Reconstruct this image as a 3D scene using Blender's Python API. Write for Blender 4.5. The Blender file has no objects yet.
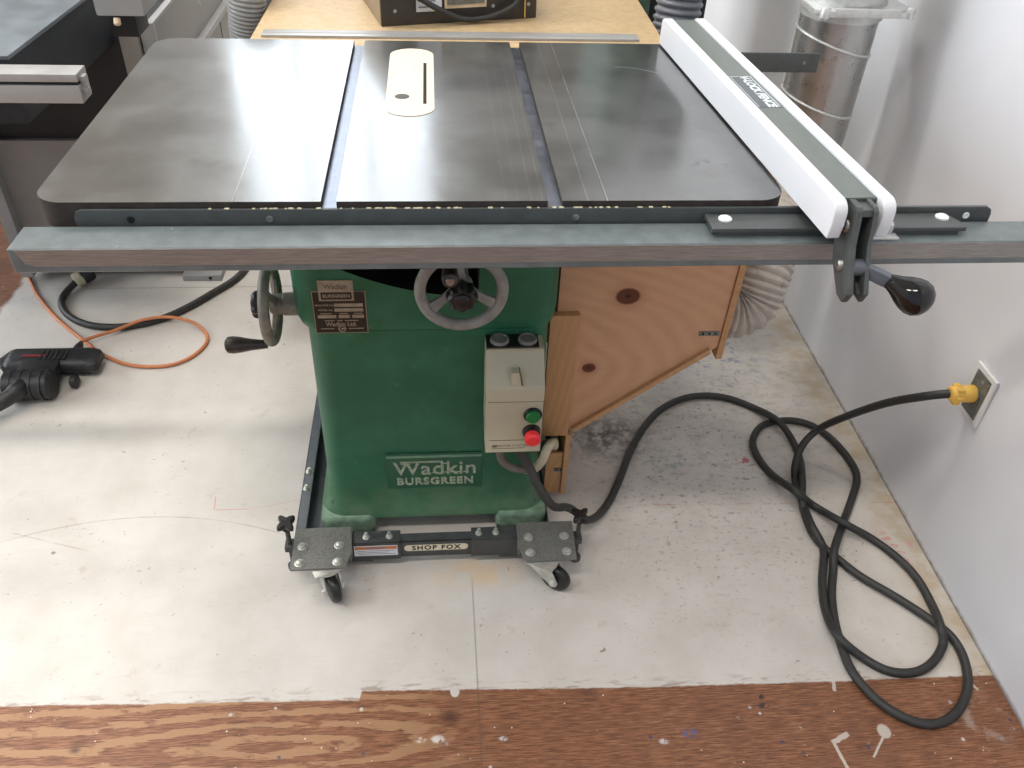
import bpy, bmesh, math, random
from mathutils import Vector, Matrix, noise
random.seed(7)
sc = bpy.context.scene
COL = sc.collection
V = Vector
PI = math.pi

# ------------------------------------------------------------------ colours / materials
def lin(c):
    c = c / 255.0
    return c / 12.92 if c <= 0.04045 else ((c + 0.055) / 1.055) ** 2.4
def rgb(r, g, b): return (lin(r), lin(g), lin(b), 1.0)

class NT:
    """small node-tree helper"""
    def __init__(self, name):
        self.m = bpy.data.materials.new(name); self.m.use_nodes = True
        self.t = self.m.node_tree; self.t.nodes.clear()
        self.out = self.n('ShaderNodeOutputMaterial')
        self.p = self.n('ShaderNodeBsdfPrincipled')
        self.t.links.new(self.p.outputs[0], self.out.inputs[0])
    def n(self, typ, **kw):
        nd = self.t.nodes.new(typ)
        for k, v in kw.items(): setattr(nd, k, v)
        return nd
    def l(self, a, b): self.t.links.new(a, b)
    def put(self, sock, v):
        if isinstance(v, bpy.types.NodeSocket): self.l(v, sock)
        else: sock.default_value = v
    def geo(self):
        return self.n('ShaderNodeNewGeometry').outputs['Position']
    def obj(self):
        return self.n('ShaderNodeTexCoord').outputs['Object']
    def mapped(self, vec, scale=(1, 1, 1), loc=(0, 0, 0), rot=(0, 0, 0)):
        mp = self.n('ShaderNodeMapping'); self.l(vec, mp.inputs[0])
        mp.inputs['Scale'].default_value = scale; mp.inputs['Location'].default_value = loc
        mp.inputs['Rotation'].default_value = rot
        return mp.outputs[0]
    def noise(self, vec, scale, detail=4, rough=.55, dist=0):
        nd = self.n('ShaderNodeTexNoise'); self.l(vec, nd.inputs['Vector'])
        nd.inputs['Scale'].default_value = scale; nd.inputs['Detail'].default_value = detail
        nd.inputs['Roughness'].default_value = rough; nd.inputs['Distortion'].default_value = dist
        return nd.outputs[0]
    def voronoi(self, vec, scale, feature='F1', out=0, rand=1.0):
        nd = self.n('ShaderNodeTexVoronoi'); nd.feature = feature; self.l(vec, nd.inputs['Vector'])
        nd.inputs['Scale'].default_value = scale; nd.inputs['Randomness'].default_value = rand
        return nd.outputs[out]
    def math(self, op, a, b=0.0, c=0.0, clamp=False):
        nd = self.n('ShaderNodeMath', operation=op); nd.use_clamp = clamp
        self.put(nd.inputs[0], a); self.put(nd.inputs[1], b); self.put(nd.inputs[2], c)
        return nd.outputs[0]
    def ramp(self, fac, lo, hi, a=0.0, b=1.0):
        nd = self.n('ShaderNodeMapRange'); nd.interpolation_type = 'SMOOTHSTEP'
        self.put(nd.inputs[0], fac); nd.inputs[1].default_value = lo; nd.inputs[2].default_value = hi
        nd.inputs[3].default_value = a; nd.inputs[4].default_value = b
        return nd.outputs[0]
    def mix(self, fac, a, b):
        nd = self.n('ShaderNodeMix', data_type='RGBA')
        self.put(nd.inputs[0], fac); self.put(nd.inputs[6], a); self.put(nd.inputs[7], b)
        return nd.outputs[2]
    def xyz(self, vec):
        nd = self.n('ShaderNodeSeparateXYZ'); self.l(vec, nd.inputs[0]); return nd.outputs
    def blob(self, vec, c, s, soft=.6):
        """1 inside an ellipsoid centred at c with half-sizes s, soft edge"""
        mp = self.mapped(vec, scale=tuple(1 / k for k in s), loc=tuple(-c[i] / s[i] for i in range(3)))
        ln = self.n('ShaderNodeVectorMath', operation='LENGTH'); self.l(mp, ln.inputs[0])
        return self.ramp(ln.outputs['Value'], 1.0, soft, 0.0, 1.0)
    def base(self, color, rough=.5, metal=0.0, spec=.5):
        self.put(self.p.inputs['Base Color'], color); self.put(self.p.inputs['Roughness'], rough)
        self.put(self.p.inputs['Metallic'], metal); self.put(self.p.inputs['Specular IOR Level'], spec)
        return self
    def bump(self, h, strength=.2, dist=.002):
        b = self.n('ShaderNodeBump'); b.inputs['Strength'].default_value = strength
        b.inputs['Distance'].default_value = dist; self.l(h, b.inputs['Height'])
        self.l(b.outputs[0], self.p.inputs['Normal'])

def plain(name, c, rough=.5, metal=0.0, spec=.5, var=.12, scale=30, bump=0.0, coat=0.0):
    k = NT(name); g = k.geo()
    n = k.noise(g, scale, 4)
    dark = tuple(x * (1 - var) for x in c[:3]) + (1,); light = tuple(min(1, x * (1 + var)) for x in c[:3]) + (1,)
    k.base(k.mix(k.ramp(n, .3, .7), dark, light), k.ramp(n, .2, .8, max(.02, rough - .05), min(1, rough + .05)), metal, spec)
    if bump: k.bump(k.noise(g, scale * 8, 2), bump, .001)
    if coat: k.p.inputs['Coat Weight'].default_value = coat; k.p.inputs['Coat Roughness'].default_value = .08
    return k.m

M = {}
def mats():
    # cast iron table, machined, with saw-direction scratches and grey blotches
    k = NT('cast_iron'); g = k.geo()
    blot = k.noise(g, 7, 6, .6); fine = k.noise(k.mapped(g, (90, 3, 3)), 6, 3, .6); cross = k.noise(k.mapped(g, (3, 160, 3)), 5, 2)
    c = k.mix(k.ramp(blot, .3, .7), rgb(98, 97, 94), rgb(118, 118, 116))
    c = k.mix(k.math('MULTIPLY', k.ramp(fine, .62, .74), .10), c, rgb(164, 164, 162))
    c = k.mix(k.math('MULTIPLY', k.ramp(cross, .35, .65), .12), c, rgb(84, 82, 78))
    rust = k.noise(k.mapped(g, (1, 1, 1), (3.1, 1.7, 0)), 12, 5, .65)
    c = k.mix(k.math('MULTIPLY', k.ramp(rust, .6, .75), .35), c, rgb(88, 82, 74))
    xx, yy = k.xyz(g)[0], k.xyz(g)[1]
    wob = k.noise(k.mapped(g, (1, 6, 1)), 3, 2)
    for (lx, wd, st_) in ((-.2505, .0011, .4), (.2512, .0012, .42), (.2245, .0007, .28), (.147, .0006, .16), (.112, .0005, .12), (.128, .0005, .1), (.162, .0006, .18)):
        ln = k.ramp(k.math('ABSOLUTE', k.math('SUBTRACT', xx, lx)), wd * 1.6, wd * .5)
        c = k.mix(k.math('MULTIPLY', k.math('MULTIPLY', ln, k.ramp(wob, .3, .6, .35, 1.0)), st_), c, rgb(188, 188, 186))
    d_ = k.math('SUBTRACT', yy, k.math('SUBTRACT', .545, k.math('MULTIPLY', k.math('POWER', k.math('SUBTRACT', xx, .36), 2), 6)))
    arc = k.math('MULTIPLY', k.ramp(k.math('ABSOLUTE', d_), .003, .0012), k.ramp(k.math('ABSOLUTE', k.math('SUBTRACT', xx, .395)), .045, .03))
    c = k.mix(k.math('MULTIPLY', arc, .6), c, rgb(200, 200, 196))
    dk = k.math('MULTIPLY', k.blob(g, (.42, .12, 0), (.06, .02, 9), .1), k.ramp(k.noise(g, 50, 4), .5, .62))
    c = k.mix(k.math('MULTIPLY', dk, .7), c, rgb(52, 48, 44))
    k.base(c, k.ramp(blot, .25, .75, .36, .46), 1.0)
    k.p.inputs['Coat Weight'].default_value = 1; k.p.inputs['Coat IOR'].default_value = 1.66
    k.put(k.p.inputs['Coat Roughness'], k.ramp(blot, .25, .75, .11, .19))
    M['iron'] = k.m
    M['iron_edge'] = plain('cast_iron_edge', rgb(48, 42, 38), .65, .1, var=.3, scale=60, bump=.3)
    M['slot'] = plain('slot_floor', rgb(128, 132, 142), .34, 1.0, var=.15, scale=40)
    # machine green, dusty
    k = NT('green_enamel'); g = k.geo()
    d1 = k.noise(g, 9, 5, .6); d2 = k.noise(g, 45, 4, .6)
    c = k.mix(k.ramp(d1, .35, .7), rgb(34, 92, 64), rgb(46, 106, 76))
    c = k.mix(k.math('MULTIPLY', k.ramp(d2, .62, .78), .3), c, rgb(116, 128, 100))
    z = k.xyz(g)[2]
    dust = k.math('MULTIPLY', k.ramp(z, .22, .03), k.ramp(k.noise(g, 20, 4), .3, .7, .25, .6))
    c = k.mix(dust, c, rgb(120, 135, 108))
    chips = k.voronoi(g, 16); pick = k.noise(g, 3.3, 2)
    c = k.mix(k.math('MULTIPLY', k.ramp(chips, .075, .055), k.ramp(pick, .55, .6)), c, rgb(20, 26, 22))
    k.base(c, .42, 0, .4); k.bump(k.noise(g, 130, 2), .06, .001)
    M['green'] = k.m
    M['green_foot'] = plain('green_enamel_dusty', rgb(112, 138, 116), .6, var=.25, scale=45)
    M['pit'] = plain('shaded_pit', rgb(26, 22, 20), .7, .2, var=.5, scale=50)  # inner faces of the front opening, its shade put into the colour
    k = NT('rail_paint'); g = k.geo(); n = k.noise(g, 40, 5, .6); sp = k.voronoi(g, 90)
    c = k.mix(k.ramp(n, .3, .7), rgb(88, 96, 97), rgb(102, 110, 111))
    c = k.mix(k.math('MULTIPLY', k.ramp(sp, .10, .06), k.ramp(k.noise(g, 12, 2), .58, .66)), c, rgb(190, 195, 195))
    k.base(c, .36, 0, .5); k.bump(k.noise(g, 260, 2), .05, .0006)
    M['rail'] = k.m
    M['fence_paint'] = plain('fence_paint', rgb(102, 108, 104), .48, var=.08, scale=50)
    M['angle_paint'] = plain('angle_paint', rgb(66, 70, 70), .42, var=.1, scale=50)
    M['head_paint'] = plain('head_paint', rgb(72, 76, 74), .45, var=.12, scale=60)
    k = NT('tape_metal'); g = k.geo(); s = k.noise(k.mapped(g, (8, 1, 900)), 4, 2); t = k.noise(k.mapped(g, (1000, 1, 1)), 1, 0)
    k.base(k.mix(k.ramp(s, .3, .7), rgb(112, 107, 102), rgb(156, 151, 146)), .34, .4); M['tape'] = k.m
    M['white_plastic'] = plain('white_plastic', rgb(212, 213, 216), .42, var=.015, scale=12)
    M['pad'] = plain('pad_white', rgb(225, 228, 225), .4, var=.04)
    k = NT('cream_plate'); g = k.geo()
    k.base(k.mix(k.noise(g, 25, 3), rgb(218, 202, 178), rgb(226, 211, 188)), .65, 0, .15); M['cream_plate'] = k.m
    M['black'] = plain('black_plastic', rgb(24, 24, 24), .38, var=.3, scale=50)
    M['gloss_black'] = plain('gloss_black', rgb(10, 9, 9), .09, spec=.5, var=.2)
    M['dark'] = plain('dark_opening', rgb(12, 12, 12), .8, var=.3)
    M['zinc'] = plain('zinc', rgb(196, 196, 188), .34, .6, var=.15, scale=60)
    M['steel'] = plain('bolt_steel', rgb(150, 148, 142), .35, .9, var=.2, scale=80)
    k = NT('hammered_grey'); g = k.geo(); n = k.voronoi(g, 220)
    k.base(k.mix(k.ramp(n, .1, .6), rgb(92, 92, 88), rgb(112, 112, 107)), .5, .2); k.bump(n, .3, .001); M['plate'] = k.m
    M['base_paint'] = plain('base_paint', rgb(62, 64, 64), .48, var=.15, scale=60)
    M['side_paint'] = plain('base_side_paint', rgb(84, 90, 96), .45, var=.12, scale=60)
    M['wheel_grey'] = plain('handwheel_paint', rgb(134, 132, 124), .5, var=.16, scale=60, bump=.1)
    M['wheel_old'] = plain('handwheel_worn', rgb(126, 122, 108), .5, .15, var=.2, scale=60, bump=.1)
    M['bakelite'] = plain('bakelite', rgb(46, 38, 32), .4, var=.35, scale=70)
    M['box'] = plain('starter_box', rgb(178, 172, 148), .48, var=.04, scale=14)
    M['box_line'] = plain('starter_print', rgb(92, 86, 74), .6)
    M['btn_red'] = plain('button_red', rgb(214, 44, 48), .35, var=.08)
    M['btn_green'] = plain('button_green', rgb(8, 108, 52), .35, var=.08)
    M['badge_bg'] = plain('badge_bg', rgb(40, 88, 62), .5, var=.1, scale=60)
    M['badge_letter'] = plain('badge_letter', rgb(150, 160, 138), .5, var=.25, scale=160)
    M['badge_bar'] = plain('badge_bar', rgb(112, 146, 118), .5, var=.1, scale=60)
    M['serial_bg'] = plain('serial_bg', rgb(24, 17, 14), .45, var=.2)
    M['serial_fg'] = plain('serial_fg', rgb(152, 142, 120), .45, .3, var=.12, scale=90)
    M['conduit'] = plain('conduit', rgb(104, 98, 88), .6, var=.15)
    M['conduit_pale'] = plain('conduit_pale', rgb(186, 178, 150), .55, var=.1)
    M['cable_grey'] = plain('cable_grey', rgb(60, 60, 60), .5)
    M['label_white'] = plain('label_white', rgb(212, 214, 216), .5, var=.04)
    M['label_orange'] = plain('label_orange', rgb(178, 112, 68), .5, var=.1)
    M['label_print'] = plain('label_print', rgb(110, 112, 128), .6)
    M['label_cream'] = plain('label_cream', rgb(214, 204, 178), .5, var=.05)
    M['label_ink'] = plain('label_ink', rgb(38, 34, 30), .6)
    M['label_slate'] = plain('label_slate', rgb(84, 90, 96), .4, var=.05)
    M['label_silver'] = plain('label_silver', rgb(206, 212, 212), .4, var=.04)
    # fir plywood of the chute, with two knots
    def wood(name, a, b, knots=(), axis=0, scale=1.0, contrast=1.0):
        k = NT(name); g = k.geo()
        w = k.n('ShaderNodeTexWave', wave_type='RINGS', rings_direction='Y'); 
        sv = (2.2, 1, 6) if axis == 0 else (7, 1, 1.6)
        k.l(k.mapped(g, sv, (.35, 0, -2.2)), w.inputs[0])
        w.inputs['Scale'].default_value = 2.6 * scale; w.inputs['Distortion'].default_value = 5
        w.inputs['Detail'].default_value = 3; w.inputs['Detail Scale'].default_value = .8
        f = k.noise(k.mapped(g, (12, 12, 160) if axis == 0 else (160, 160, 10)), 3, 3)
        blur = k.noise(g, 14, 3)
        fac = k.math('ADD', k.math('MULTIPLY', k.math('MULTIPLY', w.outputs[1], blur), .42 * contrast), k.math('MULTIPLY', f, .4))
        c = k.mix(fac, a, b)
        c = k.mix(k.math('MULTIPLY', k.ramp(k.noise(g, 9, 3), .5, .75), .3), c, rgb(204, 152, 118))
        for (cx, cz, sx, sz) in knots:
            c = k.mix(k.math('MULTIPLY', k.blob(g, (cx, 0, cz), (sx * 2.0, 9, sz * 2.2), .1), .5), c, rgb(150, 92, 64))
            c = k.mix(k.blob(g, (cx, 0, cz), (sx, 9, sz), .75), c, rgb(96, 52, 34))
            c = k.mix(k.blob(g, (cx, 0, cz), (sx * .25, 9, sz * .3), .5), c, rgb(50, 28, 20))
        k.base(c, .6, 0, .35); k.bump(f, .08, .001)
        return k.m
    M['ply'] = wood('fir_plywood', rgb(208, 164, 128), rgb(178, 132, 98), KNOTS)
    M['ply_post'] = wood('pine_board', rgb(198, 154, 108), rgb(160, 112, 70), (), 1, 1.3)
    k = NT('ply_edge'); g = k.geo(); n = k.noise(k.mapped(g, (40, 40, 40)), 3, 3)
    k.base(k.mix(n, rgb(164, 120, 80), rgb(206, 164, 118)), .7); M['ply_edge'] = k.m
    k = NT('outfeed_board'); g = k.geo(); n = k.noise(g, 60, 5, .7); n2 = k.noise(k.mapped(g, (3, 30, 3)), 3, 3)
    c = k.mix(k.ramp(n, .3, .7), rgb(172, 148, 112), rgb(192, 168, 132)); c = k.mix(k.math('MULTIPLY', n2, .35), c, rgb(178, 150, 110))
    k.base(c, .5, 0, .4); M['outfeed'] = k.m
    M['wood_leg'] = plain('wood_leg', rgb(176, 136, 92), .6, var=.15)
    M['alu'] = plain('aluminium', rgb(166, 165, 163), .4, .35, var=.05, scale=20)
    M['alu_cast'] = plain('cast_aluminium', rgb(206, 207, 204), .42, .6, var=.08, scale=80)
    k = NT('galvanised'); g = k.geo(); vx = k.ramp(k.noise(g, 34, 4, .6), .3, .7)
    k.base(k.mix(vx, rgb(178, 178, 175), rgb(186, 186, 184)), k.ramp(vx, 0, 1, .27, .31), .85); M['galv'] = k.m
    M['hose_clear'] = plain('hose_clear', rgb(176, 168, 158), .3, var=.08, scale=40)
    M['hose_grey'] = plain('hose_grey', rgb(104, 108, 116), .32, var=.1, scale=40)
    M['hose_pale'] = plain('hose_pale', rgb(138, 138, 136), .42, var=.06, scale=40)
    M['cord'] = plain('cord_rubber', rgb(44, 44, 42), .5, var=.2, scale=70)
    M['yellow'] = plain('plug_yellow', rgb(236, 190, 88), .45, var=.06)
    M['orange'] = plain('cord_orange', rgb(196, 122, 78), .5, var=.08)
    M['plate_white'] = plain('outlet_white', rgb(226, 224, 222), .35, var=.03)
    M['outlet_grey'] = plain('outlet_grey', rgb(122, 124, 116), .4, .4, var=.2, scale=90)
    M['mach_grey'] = plain('machine_grey', rgb(138, 134, 128), .5, var=.05, scale=12)
    M['plug_grey'] = plain('knockout_grey', rgb(112, 112, 106), .5)
    M['mach_light'] = plain('machine_light_grey', rgb(150, 149, 147), .45, var=.04, scale=12)
    M['mach_dark'] = plain('black_parts_and_shade', rgb(20, 20, 21), .55, var=.2, scale=20)  # black machine parts, and the painted shade under the grey machine's table
    M['mach_blue'] = plain('machine_apron', rgb(34, 38, 43), .65, var=.2, scale=20)
    M['mach_iron'] = plain('machine_iron', rgb(118, 126, 132), .42, .6, var=.1, scale=14)
    M['dgreen'] = plain('machine_dark_green', rgb(66, 92, 76), .5, var=.12, scale=14)
    M['psu'] = plain('steel_box', rgb(66, 63, 58), .42, .3, var=.1, scale=30)
    M['psu_side'] = plain('steel_box_side', rgb(150, 134, 112), .45, .4, var=.08, scale=30)
    M['tan'] = plain('tan_plastic', rgb(214, 190, 158), .5)
    M['glassy'] = None
    k = NT('clear_acrylic'); k.base((.95, .97, .97, 1), .05, 0, .6); k.p.inputs['Transmission Weight'].default_value = .55
    k.p.inputs['IOR'].default_value = 1.45; M['acrylic'] = k.m
    M['red_line'] = plain('red_stripe', rgb(140, 42, 46), .5)
    M['tool_black'] = plain('tool_black', rgb(34, 34, 35), .45, var=.25, scale=60)
    # white wall paint
    k = NT('wall_paint'); g = k.geo(); n = k.noise(g, 2.2, 3); n2 = k.noise(g, 40, 3)
    c = k.mix(k.ramp(n, .3, .7), rgb(212, 213, 217), rgb(221, 222, 225))
    sm = k.noise(k.mapped(g, (1, 3, 3), (0, 1.3, .4)), 2.4, 5, .65)
    c = k.mix(k.math('MULTIPLY', k.ramp(sm, .62, .8), .16), c, rgb(160, 156, 150))
    z = k.xyz(g)[2]
    c = k.mix(k.math('MULTIPLY', k.ramp(k.math('ADD', z, k.math('MULTIPLY', n2, .02)), .026, .008), .8), c, rgb(92, 84, 74))
    k.base(c, .38, 0, .45); k.bump(n2, .05, .002); M['wall'] = k.m
    M['wall_dim'] = plain('dark_back_wall', rgb(112, 104, 96), .7, var=.15, scale=6)  # unseen back wall, coloured dark for contrast in the tabletop reflection
    M['ceiling'] = plain('ceiling_paint', rgb(220, 218, 212), .8, var=.03, scale=4)
    # floor: plywood sheets, worn bare in front, painted white around the saw
    k = NT('painted_plywood_floor'); g = k.geo(); X, Y, Z = k.xyz(g)[0:3]
    edge_n = k.math('MULTIPLY', k.math('SUBTRACT', k.noise(g, 9, 3, .5), .5), .008)
    edge_f = k.math('MULTIPLY', k.math('SUBTRACT', k.noise(g, 70, 3, .6), .5), .005)
    rise = k.math('ADD', k.math('ADD', .017, k.math('MULTIPLY', X, -.0069)), k.math('MULTIPLY', k.math('MULTIPLY', X, X), .017))
    step = k.math('ADD', k.math('ADD', -.1940, k.math('MULTIPLY', X, -.0381)), k.math('MULTIPLY', k.ramp(X, -.1425, -.1375), rise))
    front = k.math('SUBTRACT', k.math('ADD', Y, k.math('ADD', edge_n, edge_f)), step)
    left = k.math('ADD', k.math('ADD', X, 1.245), k.math('MULTIPLY', edge_n, 8.0))
    drip = k.blob(g, (.0323, -.181, 0), (.0095, .013, 1), .8)
    paint = k.math('MULTIPLY', k.math('MAXIMUM', k.ramp(front, -.002, .002), drip), k.ramp(left, -.01, .01))
    # bare plywood
    fib = k.ramp(k.noise(k.mapped(g, (9, 130, 9)), 3, 5, .7), .28, .72)
    def rings(c, sx, sy, n_, dist):
        mp = k.mapped(g, (1 / sx, 1 / sy, 1), (-c[0] / sx, -c[1] / sy, 0))
        dn_ = k.noise(k.mapped(g, (3, 9, 1), (c[0], 0, 0)), 2.2, 4, .6)
        ln = k.n('ShaderNodeVectorMath', operation='LENGTH'); k.l(mp, ln.inputs[0])
        return k.math('SINE', k.math('MULTIPLY', k.math('ADD', ln.outputs['Value'], k.math('MULTIPLY', dn_, dist)), n_)), ln.outputs['Value']
    r1, l1 = rings((-.30, -.268), .26, .034, 9.0, .8); r2, l2 = rings((-.95, -.33), .35, .045, 9.0, .8)
    gsel = k.math('ADD', k.math('MULTIPLY', r1, k.ramp(X, -.64, -.54)), k.math('MULTIPLY', r2, k.ramp(X, -.54, -.64)))
    gsel = k.math('ADD', gsel, k.math('MULTIPLY', k.math('SUBTRACT', fib, .5), .9))
    worn = k.math('MULTIPLY', k.ramp(gsel, .0, .3), k.ramp(k.math('ADD', X, k.math('MULTIPLY', k.noise(g, 9, 3), .35)), .30, .02))
    worn = k.math('MULTIPLY', worn, k.ramp(Y, .35, .0))
    worn = k.math('MULTIPLY', worn, k.ramp(k.noise(k.mapped(g, (1, 2.2, 1)), 13, 5, .65), .36, .46))
    wood_c = k.mix(fib, rgb(84, 52, 36), rgb(160, 110, 80))
    wood_c = k.mix(k.math('MULTIPLY', k.ramp(k.noise(g, 5, 4), .5, .75), .5), wood_c, rgb(92, 62, 50))
    wood_c = k.mix(k.math('MULTIPLY', worn, .8), wood_c, rgb(168, 130, 96))
    fine = k.math('MULTIPLY', k.ramp(fib, .72, .92), k.ramp(k.noise(g, 6, 3), .45, .6))
    wood_c = k.mix(k.math('MULTIPLY', fine, .5), wood_c, rgb(176, 130, 96))
    sp = k.voronoi(g, 34); spm = k.math('MULTIPLY', k.ramp(sp, .16, .1), k.ramp(k.noise(g, 15, 2), .52, .56))
    spc = k.voronoi(g, 34, out=1)
    for (kx, ky, ks) in ((.022, -.232, .03), (-.50, -.30, .022), (-.62, -.255, .016)):
        wood_c = k.mix(k.math('MULTIPLY', k.blob(g, (kx, ky, 0), (ks, ks * .6, 1), .1), .75), wood_c, rgb(66, 40, 32))
    for (kx, ky, kw, kc) in ((-.20, -.345, .018, rgb(36, 32, 32)), (-.03, -.272, .012, rgb(206, 196, 182)), (.0, -.272, .016, rgb(214, 208, 200)), (.115, -.278, .010, rgb(200, 198, 204)), (.45, -.288, .020, rgb(92, 92, 128)), (.40, -.30, .012, rgb(206, 200, 196)), (.60, -.225, .012, rgb(40, 38, 44)), (.60, -.243, .014, rgb(44, 42, 48))):
        wood_c = k.mix(k.math('MULTIPLY', k.math('MULTIPLY', k.blob(g, (kx, ky, 0), (kw, kw * .6, 1), .4), k.ramp(k.noise(g, 90, 3), .40, .5)), .85), wood_c, kc)
    wood_c = k.mix(k.math('MULTIPLY', spm, .85), wood_c, k.mix(k.ramp(k.xyz(spc)[0], .45, .55), rgb(206, 200, 192), rgb(70, 70, 92)))
    sp2 = k.voronoi(g, 80); wood_c = k.mix(k.math('MULTIPLY', k.ramp(sp2, .14, .09), k.ramp(k.noise(g, 24, 2), .6, .64)), wood_c, rgb(222, 214, 206))
    # white paint
    pn = k.noise(g, 6, 5, .6); grain = k.noise(k.mapped(g, (5, 90, 5)), 3, 3)
    pc = k.mix(k.ramp(pn, .3, .75), rgb(208, 202, 194), rgb(194, 187, 178))
    pc = k.mix(k.math('MULTIPLY', k.ramp(grain, .5, .75), .25), pc, rgb(188, 178, 166))
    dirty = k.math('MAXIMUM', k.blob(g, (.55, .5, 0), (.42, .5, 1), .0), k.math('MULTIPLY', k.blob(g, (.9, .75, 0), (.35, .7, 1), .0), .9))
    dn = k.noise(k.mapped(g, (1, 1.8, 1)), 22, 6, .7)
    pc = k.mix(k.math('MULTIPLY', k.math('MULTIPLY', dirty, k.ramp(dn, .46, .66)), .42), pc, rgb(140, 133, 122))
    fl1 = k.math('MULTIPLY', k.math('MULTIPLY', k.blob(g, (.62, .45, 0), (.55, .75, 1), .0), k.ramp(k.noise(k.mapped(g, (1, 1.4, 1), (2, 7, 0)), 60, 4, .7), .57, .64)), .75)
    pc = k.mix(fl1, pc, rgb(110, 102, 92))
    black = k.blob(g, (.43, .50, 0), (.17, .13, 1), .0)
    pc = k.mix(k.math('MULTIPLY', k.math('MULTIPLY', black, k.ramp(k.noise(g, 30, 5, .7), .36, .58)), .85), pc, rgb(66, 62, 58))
    blue = k.math('MULTIPLY', k.blob(g, (.80, .86, 0), (.2, .34, 1), .1), k.ramp(k.noise(g, 38, 3), .57, .62))
    pc = k.mix(k.math('MULTIPLY', blue, .7), pc, rgb(120, 132, 166))
    teal = k.math('MULTIPLY', k.blob(g, (.57, .40, 0), (.07, .06, 1), .2), k.ramp(k.noise(g, 60, 3), .5, .6))
    pc = k.mix(k.math('MULTIPLY', teal, .6), pc, rgb(110, 150, 148))
    redb = k.math('MAXIMUM', k.blob(g, (.76, .40, 0), (.012, .012, 1), .5), k.math('MULTIPLY', k.blob(g, (.75, .40, 0), (.05, .05, 1), .1), k.ramp(k.noise(g, 90, 3), .58, .64)))
    pc = k.mix(k.math('MULTIPLY', redb, .75), pc, rgb(170, 60, 66))
    nw = k.n('ShaderNodeTexNoise'); k.l(g, nw.inputs['Vector']); nw.inputs['Scale'].default_value = 55; nw.inputs['Detail'].default_value = 3
    va = k.n('ShaderNodeVectorMath', operation='MULTIPLY_ADD'); k.l(nw.outputs[1], va.inputs[0]); va.inputs[1].default_value = (.03, .03, 0); k.l(g, va.inputs[2])
    gd = va.outputs[0]
    speck = k.math('MULTIPLY', k.ramp(k.voronoi(k.mapped(gd, (.75, 1.3, 1)), 17), .085, .045), k.ramp(k.noise(g, 9, 2), .52, .56))
    pc = k.mix(k.math('MULTIPLY', speck, .7), pc, rgb(104, 92, 80))
    speck2 = k.math('MULTIPLY', k.ramp(k.voronoi(k.mapped(gd, (.4, 1.7, 1)), 45), .13, .06), k.ramp(k.noise(g, 14, 3), .54, .6))
    pc = k.mix(k.math('MULTIPLY', speck2, .55), pc, rgb(138, 124, 108))
    smud = k.math('MULTIPLY', k.ramp(k.noise(k.mapped(gd, (1, 1, 1), (5, 2, 0)), 15, 5, .7), .60, .72), .4)
    pc = k.mix(smud, pc, rgb(168, 156, 142))
    for (a0, a1, a2, xa, xb) in ARCS:
        dd = k.math('SUBTRACT', Y, k.math('ADD', k.math('ADD', a0, k.math('MULTIPLY', X, a1)), k.math('MULTIPLY', k.math('MULTIPLY', X, X), a2)))
        al = k.math('MULTIPLY', k.ramp(k.math('ABSOLUTE', dd), .0022, .0008), k.math('MULTIPLY', k.ramp(X, xa, xa + .05), k.ramp(X, xb, xb - .05)))
        pc = k.mix(k.math('MULTIPLY', k.math('MULTIPLY', al, k.ramp(k.noise(g, 12, 3), .35, .6, .3, 1)), .5), pc, rgb(132, 116, 108))
    ring = k.math('MULTIPLY', k.math('MULTIPLY', k.ramp(k.voronoi(g, 7), .085, .075), k.ramp(k.voronoi(g, 7), .055, .065)), k.ramp(k.noise(g, 4, 1), .5, .52))
    pc = k.mix(k.math('MULTIPLY', ring, .0), pc, rgb(140, 128, 114))
    tiny = k.math('MULTIPLY', k.ramp(k.voronoi(k.mapped(gd, (1, 1.5, 1), (.3, .1, 0)), 62), .15, .08), k.ramp(k.noise(g, 7, 4, .7), .50, .58))
    pc = k.mix(k.math('MULTIPLY', tiny, .6), pc, k.mix(k.noise(g, 5, 1), rgb(84, 70, 58), rgb(146, 112, 86)))
    scr = k.n('ShaderNodeTexWave', wave_type='BANDS'); k.l(k.mapped(g, (1, .32, 1), (0, 0, 0), (0, 0, .5)), scr.inputs[0])
    scr.inputs['Scale'].default_value = 1.1; scr.inputs['Distortion'].default_value = 3.5; scr.inputs['Detail'].default_value = 1
    yel = k.math('MULTIPLY', k.blob(g, (.085, .09, 0), (.13, .06, 1), .2), k.ramp(k.noise(g, 20, 3), .3, .6))
    pc = k.mix(k.math('MULTIPLY', yel, .5), pc, rgb(222, 182, 126))
    wline = k.ramp(k.math('ADD', X, k.math('MULTIPLY', k.noise(g, 10, 3), .06)), .985, 1.08)
    pc = k.mix(k.math('MULTIPLY', wline, k.ramp(k.noise(g, 18, 4), .35, .65, .15, .7)), pc, rgb(178, 156, 122))
    chalk = k.math('MULTIPLY', k.ramp(k.math('ABSOLUTE', k.math('SUBTRACT', Y, k.math('ADD', .279, k.math('MULTIPLY', X, -.03)))), .0028, .001), k.ramp(k.noise(k.mapped(g, (3, 1, 1)), 9, 3), .45, .6))
    pc = k.mix(k.math('MULTIPLY', k.math('MULTIPLY', chalk, k.ramp(X, .1, .4)), .4), pc, rgb(190, 112, 106))
    pk = k.math('MULTIPLY', k.blob(g, (1.05, .12, 0), (.012, .016, 1), .2), .4)
    for (cx, cy) in ((1.0, .156), (1.006, .140), (1.012, .118), (1.018, .098), (1.022, .077)):
        pk = k.math('MAXIMUM', pk, k.math('MULTIPLY', k.math('MULTIPLY', k.blob(g, (cx, cy, 0), (.016, .007, 1), .5), k.ramp(k.noise(g, 150, 2), .42, .55)), .75))
    pc = k.mix(pk, pc, rgb(206, 120, 124))
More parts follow.
